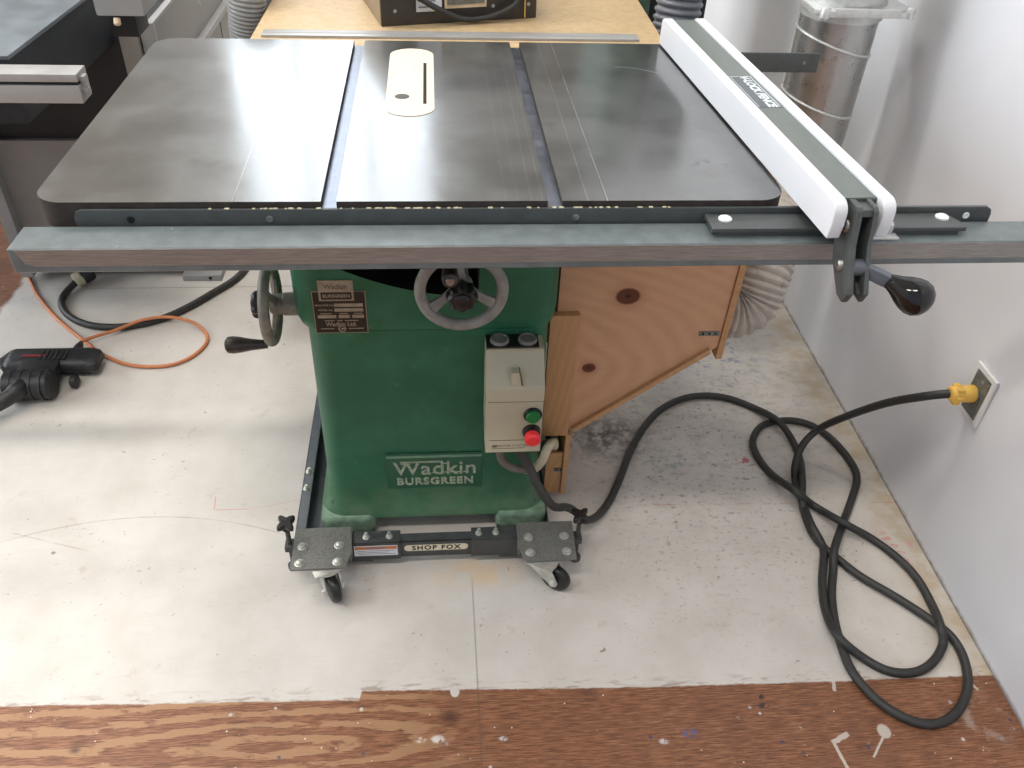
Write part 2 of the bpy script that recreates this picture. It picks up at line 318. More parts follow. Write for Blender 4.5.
    joint = k.ramp(k.math('ABSOLUTE', k.math('SUBTRACT', X, .075)), .0022, .0008)
    col = k.mix(paint, wood_c, pc)
    near_edge = k.math('MULTIPLY', k.ramp(k.math('ABSOLUTE', front), .03, .0), k.ramp(k.noise(k.mapped(g, (1, 4, 1)), 22, 4), .52, .64))
    col = k.mix(k.math('MULTIPLY', k.math('MULTIPLY', near_edge, paint), .6), col, rgb(134, 108, 90))
    col = k.mix(k.math('MULTIPLY', k.math('MULTIPLY', joint, k.ramp(Y, .1, .03)), .45), col, rgb(92, 78, 68))
    j2 = k.ramp(k.math('ABSOLUTE', k.math('SUBTRACT', Y, 1.22)), .004, .0015)
    col = k.mix(k.math('MULTIPLY', k.math('MULTIPLY', j2, k.ramp(X, -1.3, -.8)), .4), col, rgb(110, 98, 86))
    def seg(p, q, wd):
        mp = k.n('ShaderNodeMapping', vector_type='TEXTURE'); k.l(g, mp.inputs[0])
        dx, dy = q[0] - p[0], q[1] - p[1]
        mp.inputs['Location'].default_value = ((p[0] + q[0]) / 2, (p[1] + q[1]) / 2, 0)
        mp.inputs['Rotation'].default_value = (0, 0, math.atan2(dy, dx)); mp.inputs['Scale'].default_value = (math.hypot(dx, dy) / 2, wd, 1)
        ax = k.xyz(mp.outputs[0])
        e = k.math('MAXIMUM', k.math('ABSOLUTE', ax[0]), k.math('ADD', k.math('ABSOLUTE', ax[1]), k.math('MULTIPLY', k.math('SUBTRACT', k.noise(g, 120, 2), .5), 1.2)))
        return k.ramp(e, 1.05, .85)
    st = k.math('MAXIMUM', seg((.704, -.318), (.712, -.372), .0032), seg((.701, -.321), (.738, -.305), .0048))
    st = k.math('MAXIMUM', st, seg((.765, -.352), (.802, -.312), .0022)); st = k.math('MAXIMUM', st, k.blob(g, (.805, -.305, 0), (.014, .016, 1), .7))
    st = k.math('MAXIMUM', st, seg((.752, -.196), (.744, -.222), .0034)); st = k.math('MAXIMUM', st, seg((1.010, -.205), (1.022, -.236), .003))
    st = k.math('MAXIMUM', st, k.math('MULTIPLY', k.math('MULTIPLY', k.blob(g, (1.0, -.29, 0), (.1, .07, 1), .1), k.ramp(k.noise(g, 26, 4), .5, .66)), .5))
    col = k.mix(k.math('MULTIPLY', st, .8), col, rgb(206, 196, 184))
    rl = k.math('MAXIMUM', seg((-.4949, .3366), (-.4912, .2937), .0016), seg((-.4912, .2937), (-.4126, .2931), .0013))
    rl = k.math('MAXIMUM', rl, k.math('MULTIPLY', seg((-.41, .293), (-.30, .318), .0012), .5))
    col = k.mix(k.math('MULTIPLY', rl, .6), col, rgb(206, 122, 126))
    k.base(col, k.mix(paint, (.5, .5, .5, 1), (.55, .55, .55, 1)), 0, .35)
    hgt = k.math('ADD', k.math('MULTIPLY', paint, .6), k.math('MULTIPLY', fib, .25))
    k.bump(hgt, .25, .002); M['floor'] = k.m
    # daylight panes
    for nm_, st_ in (('pane', WIN), ('pane_back', WINB)):
        k = NT('daylight_' + nm_); k.base((.8, .85, .9, 1), .3)
        k.p.inputs['Emission Color'].default_value = (.80, .90, 1.0, 1); k.p.inputs['Emission Strength'].default_value = st_
        M[nm_] = k.m
ARCS = ((-.0002, -.885, -.701, -.96, -.30), (-.0542, -.332, 0, -.92, -.72), (-.1765, .057, 0, -.45, -.20))
KNOTS = ((.380, .548, .027, .021), (.320, .376, .016, .013))
WIN = 6.8; WINB = 4.5

# ------------------------------------------------------------------ mesh building
WORLD = {}
class MB:
    def __init__(self): self.bm = bmesh.new()
    def _add(self, tb, mi=0):
        for f in tb.faces: f.material_index = mi
        me = bpy.data.meshes.new('tmp'); tb.to_mesh(me); tb.free()
        self.bm.from_mesh(me); bpy.data.meshes.remove(me); return self
    def box(self, lo, hi, bev=0.0, mi=0, seg=2, rot=None, piv=None):
        tb = bmesh.new(); bmesh.ops.create_cube(tb, size=1)
        lo = V(lo); hi = V(hi); c = (lo + hi) / 2; s = hi - lo
        for v in tb.verts: v.co = V((v.co.x * s.x, v.co.y * s.y, v.co.z * s.z)) + c
        if bev: bmesh.ops.bevel(tb, geom=list(tb.edges), offset=bev, segments=seg, profile=.7, affect='EDGES')
        if rot is not None:
            p = V(piv) if piv is not None else c
            for v in tb.verts: v.co = rot @ (v.co - p) + p
        return self._add(tb, mi)
    def prism(self, pts, axis, a, b, mi=0, bev=0.0, seg=2):
        """polygon pts in the plane normal to axis (0: yz, 1: xz, 2: xy) extruded from a to b"""
        tb = bmesh.new()
        def mk(p, t): return {0: V((t, p[0], p[1])), 1: V((p[0], t, p[1])), 2: V((p[0], p[1], t))}[axis]
        A = [tb.verts.new(mk(p, a)) for p in pts]; B = [tb.verts.new(mk(p, b)) for p in pts]
        n = len(pts); tb.faces.new(A); tb.faces.new(B[::-1])
        for i in range(n): tb.faces.new((A[i], B[i], B[(i + 1) % n], A[(i + 1) % n]))
        bmesh.ops.recalc_face_normals(tb, faces=list(tb.faces))
        if bev: bmesh.ops.bevel(tb, geom=list(tb.edges), offset=bev, segments=seg, profile=.7, affect='EDGES')
        return self._add(tb, mi)
    def lathe(self, prof, p0, d, seg=24, mi=0, up=None):
        """prof: (distance along d, radius)"""
        tb = bmesh.new(); d = V(d).normalized(); p0 = V(p0)
        u = d.orthogonal().normalized() if up is None else (V(up) - d * V(up).dot(d)).normalized(); w = d.cross(u)
        rings = []
        for t, r in prof:
            if r < 1e-6: rings.append([tb.verts.new(p0 + d * t)])
            else: rings.append([tb.verts.new(p0 + d * t + (u * math.cos(2 * PI * i / seg) + w * math.sin(2 * PI * i / seg)) * r) for i in range(seg)])
        for A, B in zip(rings, rings[1:]):
            if len(A) == 1 and len(B) == 1: continue
            for i in range(seg):
                j = (i + 1) % seg
                if len(A) == 1: tb.faces.new((A[0], B[j], B[i]))
                elif len(B) == 1: tb.faces.new((A[i], A[j], B[0]))
                else: tb.faces.new((A[i], A[j], B[j], B[i]))
        if len(rings[0]) > 1: tb.faces.new(rings[0][::-1])
        if len(rings[-1]) > 1: tb.faces.new(rings[-1])
        bmesh.ops.recalc_face_normals(tb, faces=list(tb.faces))
        return self._add(tb, mi)
    def cyl(self, p0, p1, r, seg=20, mi=0, bev=0.0):
        p0 = V(p0); p1 = V(p1); L = (p1 - p0).length
        pr = [(0, r), (L, r)] if not bev else [(0, r - bev), (bev, r), (L - bev, r), (L, r - bev)]
        return self.lathe(pr, p0, p1 - p0, seg, mi)
    def torus(self, c, ax, R, r, seg=40, rs=12, mi=0, flat=1.0):
        tb = bmesh.new(); ax = V(ax).normalized(); u = ax.orthogonal().normalized(); w = ax.cross(u); c = V(c)
        g = []
        for i in range(seg):
            a = 2 * PI * i / seg; e = u * math.cos(a) + w * math.sin(a)
            g.append([tb.verts.new(c + e * (R + r * math.cos(2 * PI * j / rs)) + ax * r * flat * math.sin(2 * PI * j / rs)) for j in range(rs)])
        for i in range(seg):
            for j in range(rs):
                tb.faces.new((g[i][j], g[(i + 1) % seg][j], g[(i + 1) % seg][(j + 1) % rs], g[i][(j + 1) % rs]))
        bmesh.ops.recalc_face_normals(tb, faces=list(tb.faces))
        return self._add(tb, mi)
    def tube(self, pts, r, seg=12, mi=0, sub=6, rad=None, smooth=True):
        P = spline(pts, sub) if smooth else [V(p) for p in pts]
        n = len(P); tb = bmesh.new(); prev = None; rings = []
        for i in range(n):
            t = (P[min(i + 1, n - 1)] - P[max(i - 1, 0)]).normalized()
            if prev is None: u = t.orthogonal().normalized()
            else:
                u = prev - t * prev.dot(t); u = u.normalized() if u.length > 1e-6 else t.orthogonal().normalized()
            prev = u; w = t.cross(u); rr = rad(i, n) if rad else r
            rings.append([tb.verts.new(P[i] + (u * math.cos(2 * PI * j / seg) + w * math.sin(2 * PI * j / seg)) * rr) for j in range(seg)])
        for A, B in zip(rings, rings[1:]):
            for j in range(seg): tb.faces.new((A[j], A[(j + 1) % seg], B[(j + 1) % seg], B[j]))
        tb.faces.new(rings[0][::-1]); tb.faces.new(rings[-1])
        bmesh.ops.recalc_face_normals(tb, faces=list(tb.faces))
        return self._add(tb, mi)
    def loft(self, levels, nseg=6, mi=0, caps=True):
        """levels: (z, x0, x1, y0, y1, radius) rounded rectangles joined bottom to top"""
        tb = bmesh.new(); rings = []
        for z, x0, x1, y0, y1, r in levels:
            rings.append([tb.verts.new((x, y, z)) for x, y in rrect(x0, x1, y0, y1, r, nseg)])
        n = len(rings[0])
        for A, B in zip(rings, rings[1:]):
            for i in range(n): tb.faces.new((A[i], A[(i + 1) % n], B[(i + 1) % n], B[i]))
        if caps: tb.faces.new(rings[0][::-1]); tb.faces.new(rings[-1])
        bmesh.ops.recalc_face_normals(tb, faces=list(tb.faces))
        return self._add(tb, mi)
    def text(self, s, size, mat, extrude=.0006, offset=0.0, mi=0, spacing=1.0, align='CENTER', sx=1.0):
        cu = bpy.data.curves.new('t', 'FONT'); cu.body = s; cu.size = size; cu.extrude = extrude; cu.offset = offset
        cu.align_x = align; cu.align_y = 'CENTER'; cu.space_character = spacing; cu.resolution_u = 3
        o = bpy.data.objects.new('t', cu); COL.objects.link(o)
        bpy.context.view_layer.update()
        dg = bpy.context.evaluated_depsgraph_get()
        me = bpy.data.meshes.new_from_object(o.evaluated_get(dg))
        tb = bmesh.new(); tb.from_mesh(me); bpy.data.meshes.remove(me)
        bpy.data.objects.remove(o); bpy.data.curves.remove(cu)
        for v in tb.verts: v.co = mat @ V((v.co.x * sx, v.co.y, v.co.z))
        return self._add(tb, mi)
    def star(self, c, ax, R, h, lobes=4, depth=.35, mi=0, dome=True):
        """star-shaped knob"""
        ax = V(ax).normalized(); u = ax.orthogonal().normalized(); w = ax.cross(u); c = V(c)
        tb = bmesh.new(); n = lobes * 10; rings = []
        for t, k in ((0, .82), (.15, .97), (.6, 1.0), (.88, .93), (1.0, .78)):
            ring = []
            for i in range(n):
                a = 2 * PI * i / n; rr = R * k * (1 - depth * (.5 - .5 * math.cos(lobes * a)) ** .8)
                ring.append(tb.verts.new(c + ax * h * t + (u * math.cos(a) + w * math.sin(a)) * rr))
            rings.append(ring)
        for A, B in zip(rings, rings[1:]):
            for i in range(n): tb.faces.new((A[i], A[(i + 1) % n], B[(i + 1) % n], B[i]))
        tb.faces.new(rings[0][::-1]); tb.faces.new(rings[-1])
        bmesh.ops.recalc_face_normals(tb, faces=list(tb.faces))
        return self._add(tb, mi)
    def build(self, name, mat, parent=None, angle=38, label=None, cut=None, rot=None):
        me = bpy.data.meshes.new(name)
        bm = self.bm
        lo = V((min(v.co[i] for v in bm.verts) for i in range(3))); hi = V((max(v.co[i] for v in bm.verts) for i in range(3)))
        org = V(((lo.x + hi.x) / 2, (lo.y + hi.y) / 2, lo.z))
        for v in bm.verts: v.co -= org
        bm.to_mesh(me); bm.free()
        for m in (mat if isinstance(mat, (list, tuple)) else [mat]): me.materials.append(M[m])
        for p in me.polygons: p.use_smooth = True
        me.set_sharp_from_angle(angle=math.radians(angle))
        o = bpy.data.objects.new(name, me); COL.objects.link(o)
        if parent is not None: o.parent = parent; o.location = org - WORLD[parent]
        else: o.location = org
        WORLD[o] = org
        if label: o['label'] = label
        return o

def rrect(x0, x1, y0, y1, r, n=6):
    out = []
    for cx, cy, a0 in ((x1 - r, y0 + r, -PI / 2), (x1 - r, y1 - r, 0), (x0 + r, y1 - r, PI / 2), (x0 + r, y0 + r, PI)):
        for i in range(n + 1):
            a = a0 + PI / 2 * i / n; out.append((cx + r * math.cos(a), cy + r * math.sin(a)))
    return out
def spline(pts, sub=6):
    P = [V(p) for p in pts]; out = []
    for i in range(len(P) - 1):
        p0 = P[max(i - 1, 0)]; p1 = P[i]; p2 = P[i + 1]; p3 = P[min(i + 2, len(P) - 1)]
        for j in range(sub):
            t = j / sub
            out.append(.5 * ((2 * p1) + (p2 - p0) * t + (2 * p0 - 5 * p1 + 4 * p2 - p3) * t * t + (-p0 + 3 * p1 - 3 * p2 + p3) * t ** 3))
    out.append(P[-1]); return out
def resample(P, step):
    out = [P[0]]; acc = 0
    for a, b in zip(P, P[1:]):
        d = (b - a).length
        while acc + d >= step and d > 1e-9:
            t = (step - acc) / d; a = a.lerp(b, t); out.append(a); d = (b - a).length; acc = 0
        acc += d
    return out
def empty(name, loc, label, cat, group=None):
    o = bpy.data.objects.new(name, None); COL.objects.link(o); o.location = loc; o.empty_display_size = .05
    WORLD[o] = V(loc); o['label'] = label; o['category'] = cat
    if group: o['group'] = group
    return o
def tag(o, label, cat, group=None):
    o['label'] = label; o['category'] = cat
    if group: o['group'] = group
    return o
def struct(o): o['kind'] = 'structure'; return o
def dup_part(o, delta, parent):
    c = o.copy(); COL.objects.link(c); c.parent = parent; c.location = o.location + V(delta); WORLD[c] = WORLD[o] + V(delta)
    for ch in list(o.children):
        d = ch.copy(); COL.objects.link(d); d.parent = c; d.matrix_parent_inverse = Matrix.Identity(4); WORLD[d] = WORLD[ch] + V(delta)
    return c
def hose(mb, pts, r, pitch, amp, seg=24, mi=0, sub=10):
    P = resample(spline(pts, sub), pitch / 6)
    ph = [0.0]
    return mb.tube(P, r, seg, mi, smooth=False, rad=lambda i, n: r - amp * (.5 - .5 * math.cos(2 * PI * i / 6)) ** 1.5)

mats()
T = .90

# ------------------------------------------------------------------ room
def wall_x(y): return 1.0694 + .0153 * y
def room():
    b = MB(); b.box((-4.2, -3.2, -.1), (1.25, 5.2, 0)); struct(b.build('floor', 'floor'))
    b = MB(); tb = [(wall_x(-3.2), -3.2), (wall_x(-3.2) + .14, -3.2), (wall_x(5.2) + .14, 5.2), (wall_x(5.2), 5.2)]
    b.prism(tb, 2, -.1, 4.6); struct(b.build('wall_right', 'wall'))
    # back wall with a wide window opening, left wall with two
    b = MB(); y0, y1 = 5.0, 5.14
    wx0, wx1, wz0, wz1 = -1.40, .0, 2.15, 4.50
    b.box((-4.2, y0, 0), (wx0, y1, 4.6)); b.box((wx1, y0, 0), (1.14, y1, 4.6)); b.box((wx0, y0, 0), (wx1, y1, wz0)); b.box((wx0, y0, wz1), (wx1, y1, 4.6))
    struct(b.build('wall_back', 'wall_dim'))
    b = MB()
    for x in (wx0, wx0 + (wx1 - wx0) / 3, wx0 + 2 * (wx1 - wx0) / 3, wx1): b.box((x - .03, y0 - .01, wz0), (x + .03, y0 + .06, wz1), .006)
    for z in (wz0, wz1): b.box((wx0, y0 - .01, z - .03), (wx1, y0 + .06, z + .03), .006)
    f = struct(b.build('window_1', 'ceiling'))
    b = MB(); b.box((wx0, y0 + .05, wz0), (wx1, y0 + .056, wz1)); b.build('window_pane', 'pane_back', f)
    b = MB(); x0, x1 = -4.2, -4.06
    oy = ((-.5, 1.55), (1.68, 3.7)); z0, z1 = 1.0, 3.3
    ys = [-3.2] + [v for p in oy for v in p] + [5.14]
    for i in range(0, len(ys), 2): b.box((x0, ys[i], 0), (x1, ys[i + 1], 4.6))
    for a, c in oy: b.box((x0, a, 0), (x1, c, z0)); b.box((x0, a, z1), (x1, c, 4.6))
    struct(b.build('wall_left', 'wall'))
    for i, (a, c) in enumerate(oy):
        b = MB()
        for y in (a, (a + c) / 2, c): b.box((x1 - .06, y - .03, z0), (x1 + .01, y + .03, z1), .006)
        for z in (z0, z1): b.box((x1 - .06, a, z - .03), (x1 + .01, c, z + .03), .006)
        f = struct(b.build('window_%d' % (i + 2), 'ceiling'))
        b = MB(); b.box((x1 - .056, a, z0), (x1 - .05, c, z1)); b.build('window_pane', 'pane', f)
    b = MB(); b.box((-4.2, -3.2, 4.6), (1.25, 5.2, 4.7)); struct(b.build('ceiling', 'ceiling'))
room()

# ------------------------------------------------------------------ table saw
saw = empty('table_saw', (0, .42, 0), 'green cast iron table saw with wide grey steel table, in the middle of the room', 'table saw')
def slot_prof(x0, x1, slots, th=.038, d=.0105):
    top = []
    for a, b_ in slots: top += [(a, T), (a, T - d), (b_, T - d), (b_, T)]
    return [(x0, T)] + top + [(x1, T), (x1, T - th), (x0, T - th)]
b = MB(); b.prism(slot_prof(-.2497, .2497, ((-.1355, -.1150), (.1690, .1890))), 1, 0, .686)
b.bm.normal_update()
for f_ in b.bm.faces:
    if abs(f_.normal.y) > .5 or f_.normal.z < -.5 or abs(f_.normal.x) > .5: f_.material_index = 1  # slot walls also take the dark edge iron, shade put into their colour
    elif f_.calc_center_median().z < T - .005: f_.material_index = 2
tabletop = b.build('tabletop', ['iron', 'iron_edge', 'slot'], saw, angle=30)
# front edge casting colour strip: the rough unmachined apron under the top
for ya, yb in ((.004, .03), (.655, .682)):
    b = MB(); b.box((-.245, ya, T - .060), (.245, yb, T - .0385)); b.build('apron', 'iron_edge', saw)
def wing(s):
    x0, x1 = (.2500, .508) if s > 0 else (-.508, -.2500)
    r = .04; pts = []
    def arc(cx, cy, a0, a1, n=8): return [(cx + r * math.cos(math.radians(a0 + (a1 - a0) * i / n)), cy + r * math.sin(math.radians(a0 + (a1 - a0) * i / n))) for i in range(n + 1)]
    if s > 0: pts = [(x0, 0)] + arc(x1 - r, r, -90, 0) + arc(x1 - r, .686 - r, 0, 90) + [(x0, .686)]
    else: pts = [(x1, .686)] + arc(x0 + r, .686 - r, 90, 180) + arc(x0 + r, r, 180, 270) + [(x1, 0)]
    m = MB(); m.prism(pts, 2, T - .038, T)
    m.bm.normal_update()
    for f_ in m.bm.faces:
        if f_.normal.z < .5: f_.material_index = 1
    # ribs below
    m.box((x0 + .05, .05, T - .062), (x1 - .05, .07, T - .037), 0, 1); m.box((x0 + .05, .61, T - .062), (x1 - .05, .63, T - .037), 0, 1)
    return m.build('extension_wing', ['iron', 'iron_edge'], saw, angle=30)
wing(-1); wing(1)
# throat plate: stadium-ended cream insert with the blade slot and a finger hole
b = MB(); cx = -.0225; pts = []
hw, y0, y1 = .0405, .297, .636
for (cy, s0) in ((y1, 1), (y0, -1)):
    for i in range(13):
        a = PI * i / 12
        pts.append((cx + s0 * hw * math.cos(a), cy - s0 * .036 + s0 * .036 * math.sin(a)))
b.prism(pts, 2, T + .0001, T + .0009)
plate = b.build('throat_plate', 'cream_plate', saw, label='cream throat plate with a blade slot')
b = MB(); b.box((-.0006, .350, T + .0006), (.0052, .554, T + .0011)); b.build('blade_slot', 'dark', plate, label='black blade slot')
b = MB(); b.lathe([(0, .0125), (.0004, .0125)], (-.036, .383, T + .0007), (0, 0, 1), 24); b.build('finger_hole', 'psu', plate)
# cabinet body
XL, XR = -.2225, .2230
b = MB()
b.loft([(.052, XL - .022, XR + .018, .206, .655, .055), (.062, XL - .020, XR + .016, .207, .653, .055), (.072, XL - .012, XR + .009, .211, .648, .05), (.088, XL - .004, XR + .003, .2145, .643, .045),
        (.115, XL, XR, .216, .64, .042), (.30, XL + .001, XR - .001, .2158, .638, .04), (.537, XL + .002, XR - .001, .2155, .636, .04)])
cab = b.build('cabinet', 'green', saw)
b = MB()
b.loft([(.5385, XL, XR, .2150, .640, .04), (.5400, XL - .004, XR + .004, .2125, .643, .04), (.546, XL - .010, XR + .008, .2115, .647, .042), (.558, XL - .0145, XR + .0105, .211, .65, .044), (.58, XL - .0160, XR + .0115, .211, .65, .044), (.838, XL - .0160, XR + .0115, .211, .65, .044)])
upper = b.build('trunnion_housing', 'green', saw)
cu = MB(); arc = []
for i in range(19):
    ax_ = -.165 + (.088 + .165) * i / 18
    arc.append((ax_, 1.16 - math.sqrt(.551 ** 2 - (ax_ - .10) ** 2)))
cu.prism([(-.150, .80)] + arc + [(.090, .72), (.075, .80)], 1, .15, .30)
cut = cu.build('cutter', 'pit')
md = upper.modifiers.new('cut', 'BOOLEAN'); md.operation = 'DIFFERENCE'; md.object = cut; md.solver = 'EXACT'
upper.data.materials.append(M['pit'])
bpy.context.view_layer.update()
nm = bpy.data.meshes.new_from_object(upper.evaluated_get(bpy.context.evaluated_depsgraph_get()))
upper.modifiers.clear(); upper.data = nm; bpy.data.objects.remove(cut)
nm.set_sharp_from_angle(angle=math.radians(38))
for sx in (0, 1):
    for sy in (0, 1):
        x0, x1 = ((-.2435, -.126) if sx == 0 else (.130, .2425)); y0, y1 = ((.198, .30) if sy == 0 else (.57, .664))
        f = MB(); f.loft([(.022, x0, x1, y0, y1, .02), (.048, x0, x1, y0, y1, .02), (.057, x0 + .002, x1 - .002, y0 + .002, y1 - .002, .018), (.061, x0 + .006, x1 - .006, y0 + .006, y1 - .006, .014)])
        f.build('foot', 'green_foot', saw)
# maker's badge on the front
def front_mat(x, z, y, rot=0.0):   # text plane facing -y
    return Matrix.Translation((x, y, z)) @ Matrix.Rotation(rot, 4, 'Y') @ Matrix(((1, 0, 0, 0), (0, 0, -1, 0), (0, 1, 0, 0), (0, 0, 0, 1)))
b = MB()
b.box((-.096, .2125, .134), (.100, .217, .232), .001, 0)
b.box((-.095, .2105, .2215), (.100, .214, .2275), .001, 1)
b.box((-.068, .2105, .2075), (.018, .214, .2112), .0006, 2)
b.text('Wadkin', .0515, front_mat(.004, .1895, .2122), .0016, .0004, 2, 1.06)
for (x, z, w) in ((-.0745, .2045, .010), (-.0605, .2045, .008), (.0015, .1745, .010), (.0265, .2045, .012), (.026, .1745, .016), (.043, .1745, .014), (.060, .1745, .012), (.0775, .1745, .012)):
    x = .004 + (x - .004) * .845; z = .1895 + (z - .1872) * .845; w *= .845
    b.box((x - w / 2, .2108, z - .0011), (x + w / 2, .2135, z + .0011), 0, 2)
b.text('BURSGREEN', .027, front_mat(.003, .1533, .2122), .0016, .0008, 2, 1.12)
b.build('name_badge', ['badge_bg', 'badge_bar', 'badge_letter'], saw, label='raised green badge with two lines of pale lettering')
# serial plate
b = MB(); yp = .2105
def plate_rect(x0, x1, z0, z1, mi, dy=.0): b.box((x0, yp - .0012 - dy, z0), (x1, yp + .001, z1), 0, mi)
plate_rect(-.205, -.107, .5375, .6255, 1); plate_rect(-.2035, -.1085, .539, .624, 0, .0004)
plate_rect(-.192, -.128, .606, .6475, 1, .0006)
plate_rect(-.188, -.132, .609, .6235, 0, .0010)
b.text('Wadkin', .0135, front_mat(-.160, .6345, yp - .002), .0003, .0002, 2)
b.text('BURSGREEN', .0092, front_mat(-.160, .6163, yp - .0024), .0003, .0002, 1)
plate_rect(-.166, -.113, .5935, .6005, 1, .0008); plate_rect(-.166, -.113, .5835, .5905, 1, .0008)
b.text('MACHINE No.', .0056, front_mat(-.1835, .597, yp - .0018), .0002, .0001, 1); b.text('MODEL No.', .0052, front_mat(-.182, .587, yp - .0018), .0002, .0001, 1)
for x0, x1 in ((-.198, -.164), (-.1595, -.139), (-.1345, -.1125)): plate_rect(x0, x1, .570, .5765, 1, .0008)
for x0, x1, z in ((-.193, -.172, .5795), (-.158, -.142, .5795), (-.131, -.115, .5795), (-.186, -.168, .5645), (-.163, -.153, .5645), (-.149, -.124, .5645), (-.195, -.170, .5475), (-.143, -.115, .5475)):
    plate_rect(x0, x1, z - .0009, z + .0009, 1, .0008)
b.text('Wadkin Ltd.', .0115, front_mat(-.156, .5565, yp - .0018), .0002, .0003, 1)
b.lathe([(0, .0072), (.0006, .0072)], (-.1555, yp - .0014, .5468), (0, -1, 0), 20, 1)
b.text('C', .0125, front_mat(-.1555, .5468, yp - .0022), .0002, .0006, 0)
for v in b.bm.verts: v.co.x = -.1545 + (v.co.x + .156) * .94
b.build('serial_plate', ['serial_bg', 'serial_fg', 'box_line'], saw, label='dark maker plate with pale boxes')
# hand wheels
def handwheel(c, ax, mat, spoke_angs, zero):
    ax = V(ax).normalized(); c = V(c); R = .0755
    m = MB(); m.torus(c, ax, R - .0085, .0098, 56, 14)
    u = V(zero) - ax * V(zero).dot(ax); u.normalize(); w = ax.cross(u)
    m.lathe([(-.012, .014), (-.010, .019), (.008, .019), (.012, .016)], c - ax * .012, ax, 28)
    for a in spoke_angs:
        d = u * math.cos(a) + w * math.sin(a)
        p0 = c - ax * .010 + d * .012; p1 = c + d * (R - .011)
        tb = bmesh.new(); s = ax.cross(d)
        vs = []
        for p, hw_, ht in ((p0, .010, .005), (p0.lerp(p1, .45), .0072, .0045), (p1, .011, .0055)):
            vs.append([tb.verts.new(p + s * hw_ * i + ax * ht * j) for i, j in ((-1, -.6), (-.6, -1), (.6, -1), (1, -.6), (1, .6), (.6, 1), (-.6, 1), (-1, .6))])
        for A, B in zip(vs, vs[1:]):
            for i in range(8): tb.faces.new((A[i], A[(i + 1) % 8], B[(i + 1) % 8], B[i]))
        tb.faces.new(vs[0][::-1]); tb.faces.new(vs[-1]); bmesh.ops.recalc_face_normals(tb, faces=list(tb.faces))
        m._add(tb)
    return m.build('handwheel', mat, saw)
wc = V((.0555, .120, .681))
hw1 = handwheel(wc, (0, -1, 0), 'wheel_grey', (math.radians(90 + 4), math.radians(90 + 124), math.radians(90 + 244)), (1, 0, 0))
b = MB(); b.star(wc + V((0, -.002, 0)), (0, -1, 0), .026, .030, 8, .16); b.lathe([(0, .014), (.003, .013), (.0045, .009)], wc + V((0, -.032, 0)), (0, -1, 0), 20); b.build('lock_knob', 'black', hw1)
b = MB(); hp = V((.036, .112, .742)); b.lathe([(0, .007), (.006, .007), (.012, .010), (.03, .012), (.052, .0135), (.060, .012), (.063, .008)], hp, (0, -1, 0), 24, 0); b.lathe([(0, .007), (.002, .006)], hp + V((0, -.0628, 0)), (0, -1, 0), 16, 1); b.build('spin_handle', ['bakelite', 'steel'], hw1)
b = MB(); b.cyl(wc + V((0, .0, 0)), wc + V((0, .17, 0)), .013, 20); b.build('shaft', 'wheel_old', hw1)
lc = V((-.2835, .262, .566))
hw2 = handwheel(lc, (-1, 0, 0), 'wheel_old', (math.radians(80), math.radians(200), math.radians(320)), (0, 0, 1))
b = MB(); b.star(lc + V((-.010, 0, 0)), (-1, 0, 0), .026, .022, 8, .16); b.build('lock_knob', 'black', hw2)
b = MB(); lp = V((-.293, .226, .503)); b.lathe([(0, .0075), (.012, .009), (.028, .0105), (.048, .0145), (.062, .016), (.070, .0148), (.074, .010)], lp, (-1, 0, 0), 24); b.build('spin_handle', 'bakelite', hw2)
b = MB(); b.lathe([(0, .017), (.02, .017), (.024, .021), (.06, .021)], (-.283, .262, .566), (1, 0, 0), 24); b.build('shaft_boss', 'wheel_old', hw2)
# magnetic starter box
box = empty('starter_box', (.152, .17, .31), '', ''); del box['label']; del box['category']; box.parent = saw; box.location = V((.152, .17, .31)) - WORLD[saw]
BX0, BX1 = .1010, .2065
b = MB()
sec = [(.2155, .521), (.173, .521), (.1745, .516), (.1320, .466), (.1300, .462), (.1300, .434), (.1335, .431), (.1335, .305), (.136, .303), (.176, .303), (.2155, .350)]
b.prism(sec, 0, BX0, BX1, 0, .0022)
b.box((BX0 + .002, .1325, .4305), (BX1 - .001, .136, .4335), 0, 1)
b.prism([(.1585, .4975), (.1605, .4975), (.1705, .4515), (.1670, .4515)], 1, .1335, .1505, 1); b.prism([(.1455, .4975), (.1585, .4975), (.1660, .4515), (.1455, .4515)], 1, .1335, .148, 0); b.lathe([(0, .0032), (.002, .003)], (.1545, .1635, .4985), (0, -.77, .64), 12, 2)
body = b.build('housing', ['box', 'box_line', 'dark'], box)
b = MB()   # maker's print strip and the rating lines
b.box((.108, .1328, .3355), (.196, .1336, .3362), 0, 0)
b.box((.1135, .1328, .3185), (.1225, .1336, .3235), 0, 0)
b.text('MOTOR STARTER', .0072, front_mat(.152, .321, .1334), .0002, 0, 0, 1.05)
b.box((.113, .1328, .3150), (.176, .1336, .3155), 0, 0)
b.build('print', 'box_line', box)
b = MB(); b.box((BX0 + .001, .1765, .519), (BX1 - .009, .2145, .5245), .001); top = b.build('top_cover', 'black', box)
for x in (.1265, .1775):
    b = MB(); b.lathe([(0, .0175), (.004, .0175), (.007, .0165), (.0078, .013), (.006, .012)], (x, .195, .524), (0, 0, 1), 28); b.build('knockout_plug', 'plug_grey', box)
b = MB(); b.lathe([(0, .0175), (.003, .0175), (.005, .016)], (.1875, .134, .3985), (0, -1, 0), 28, 1); b.lathe([(0, .0135), (.007, .0135), (.009, .012)], (.1875, .131, .3985), (0, -1, 0), 28, 0); b.build('start_button', ['btn_green', 'black'], box, label='green start button')
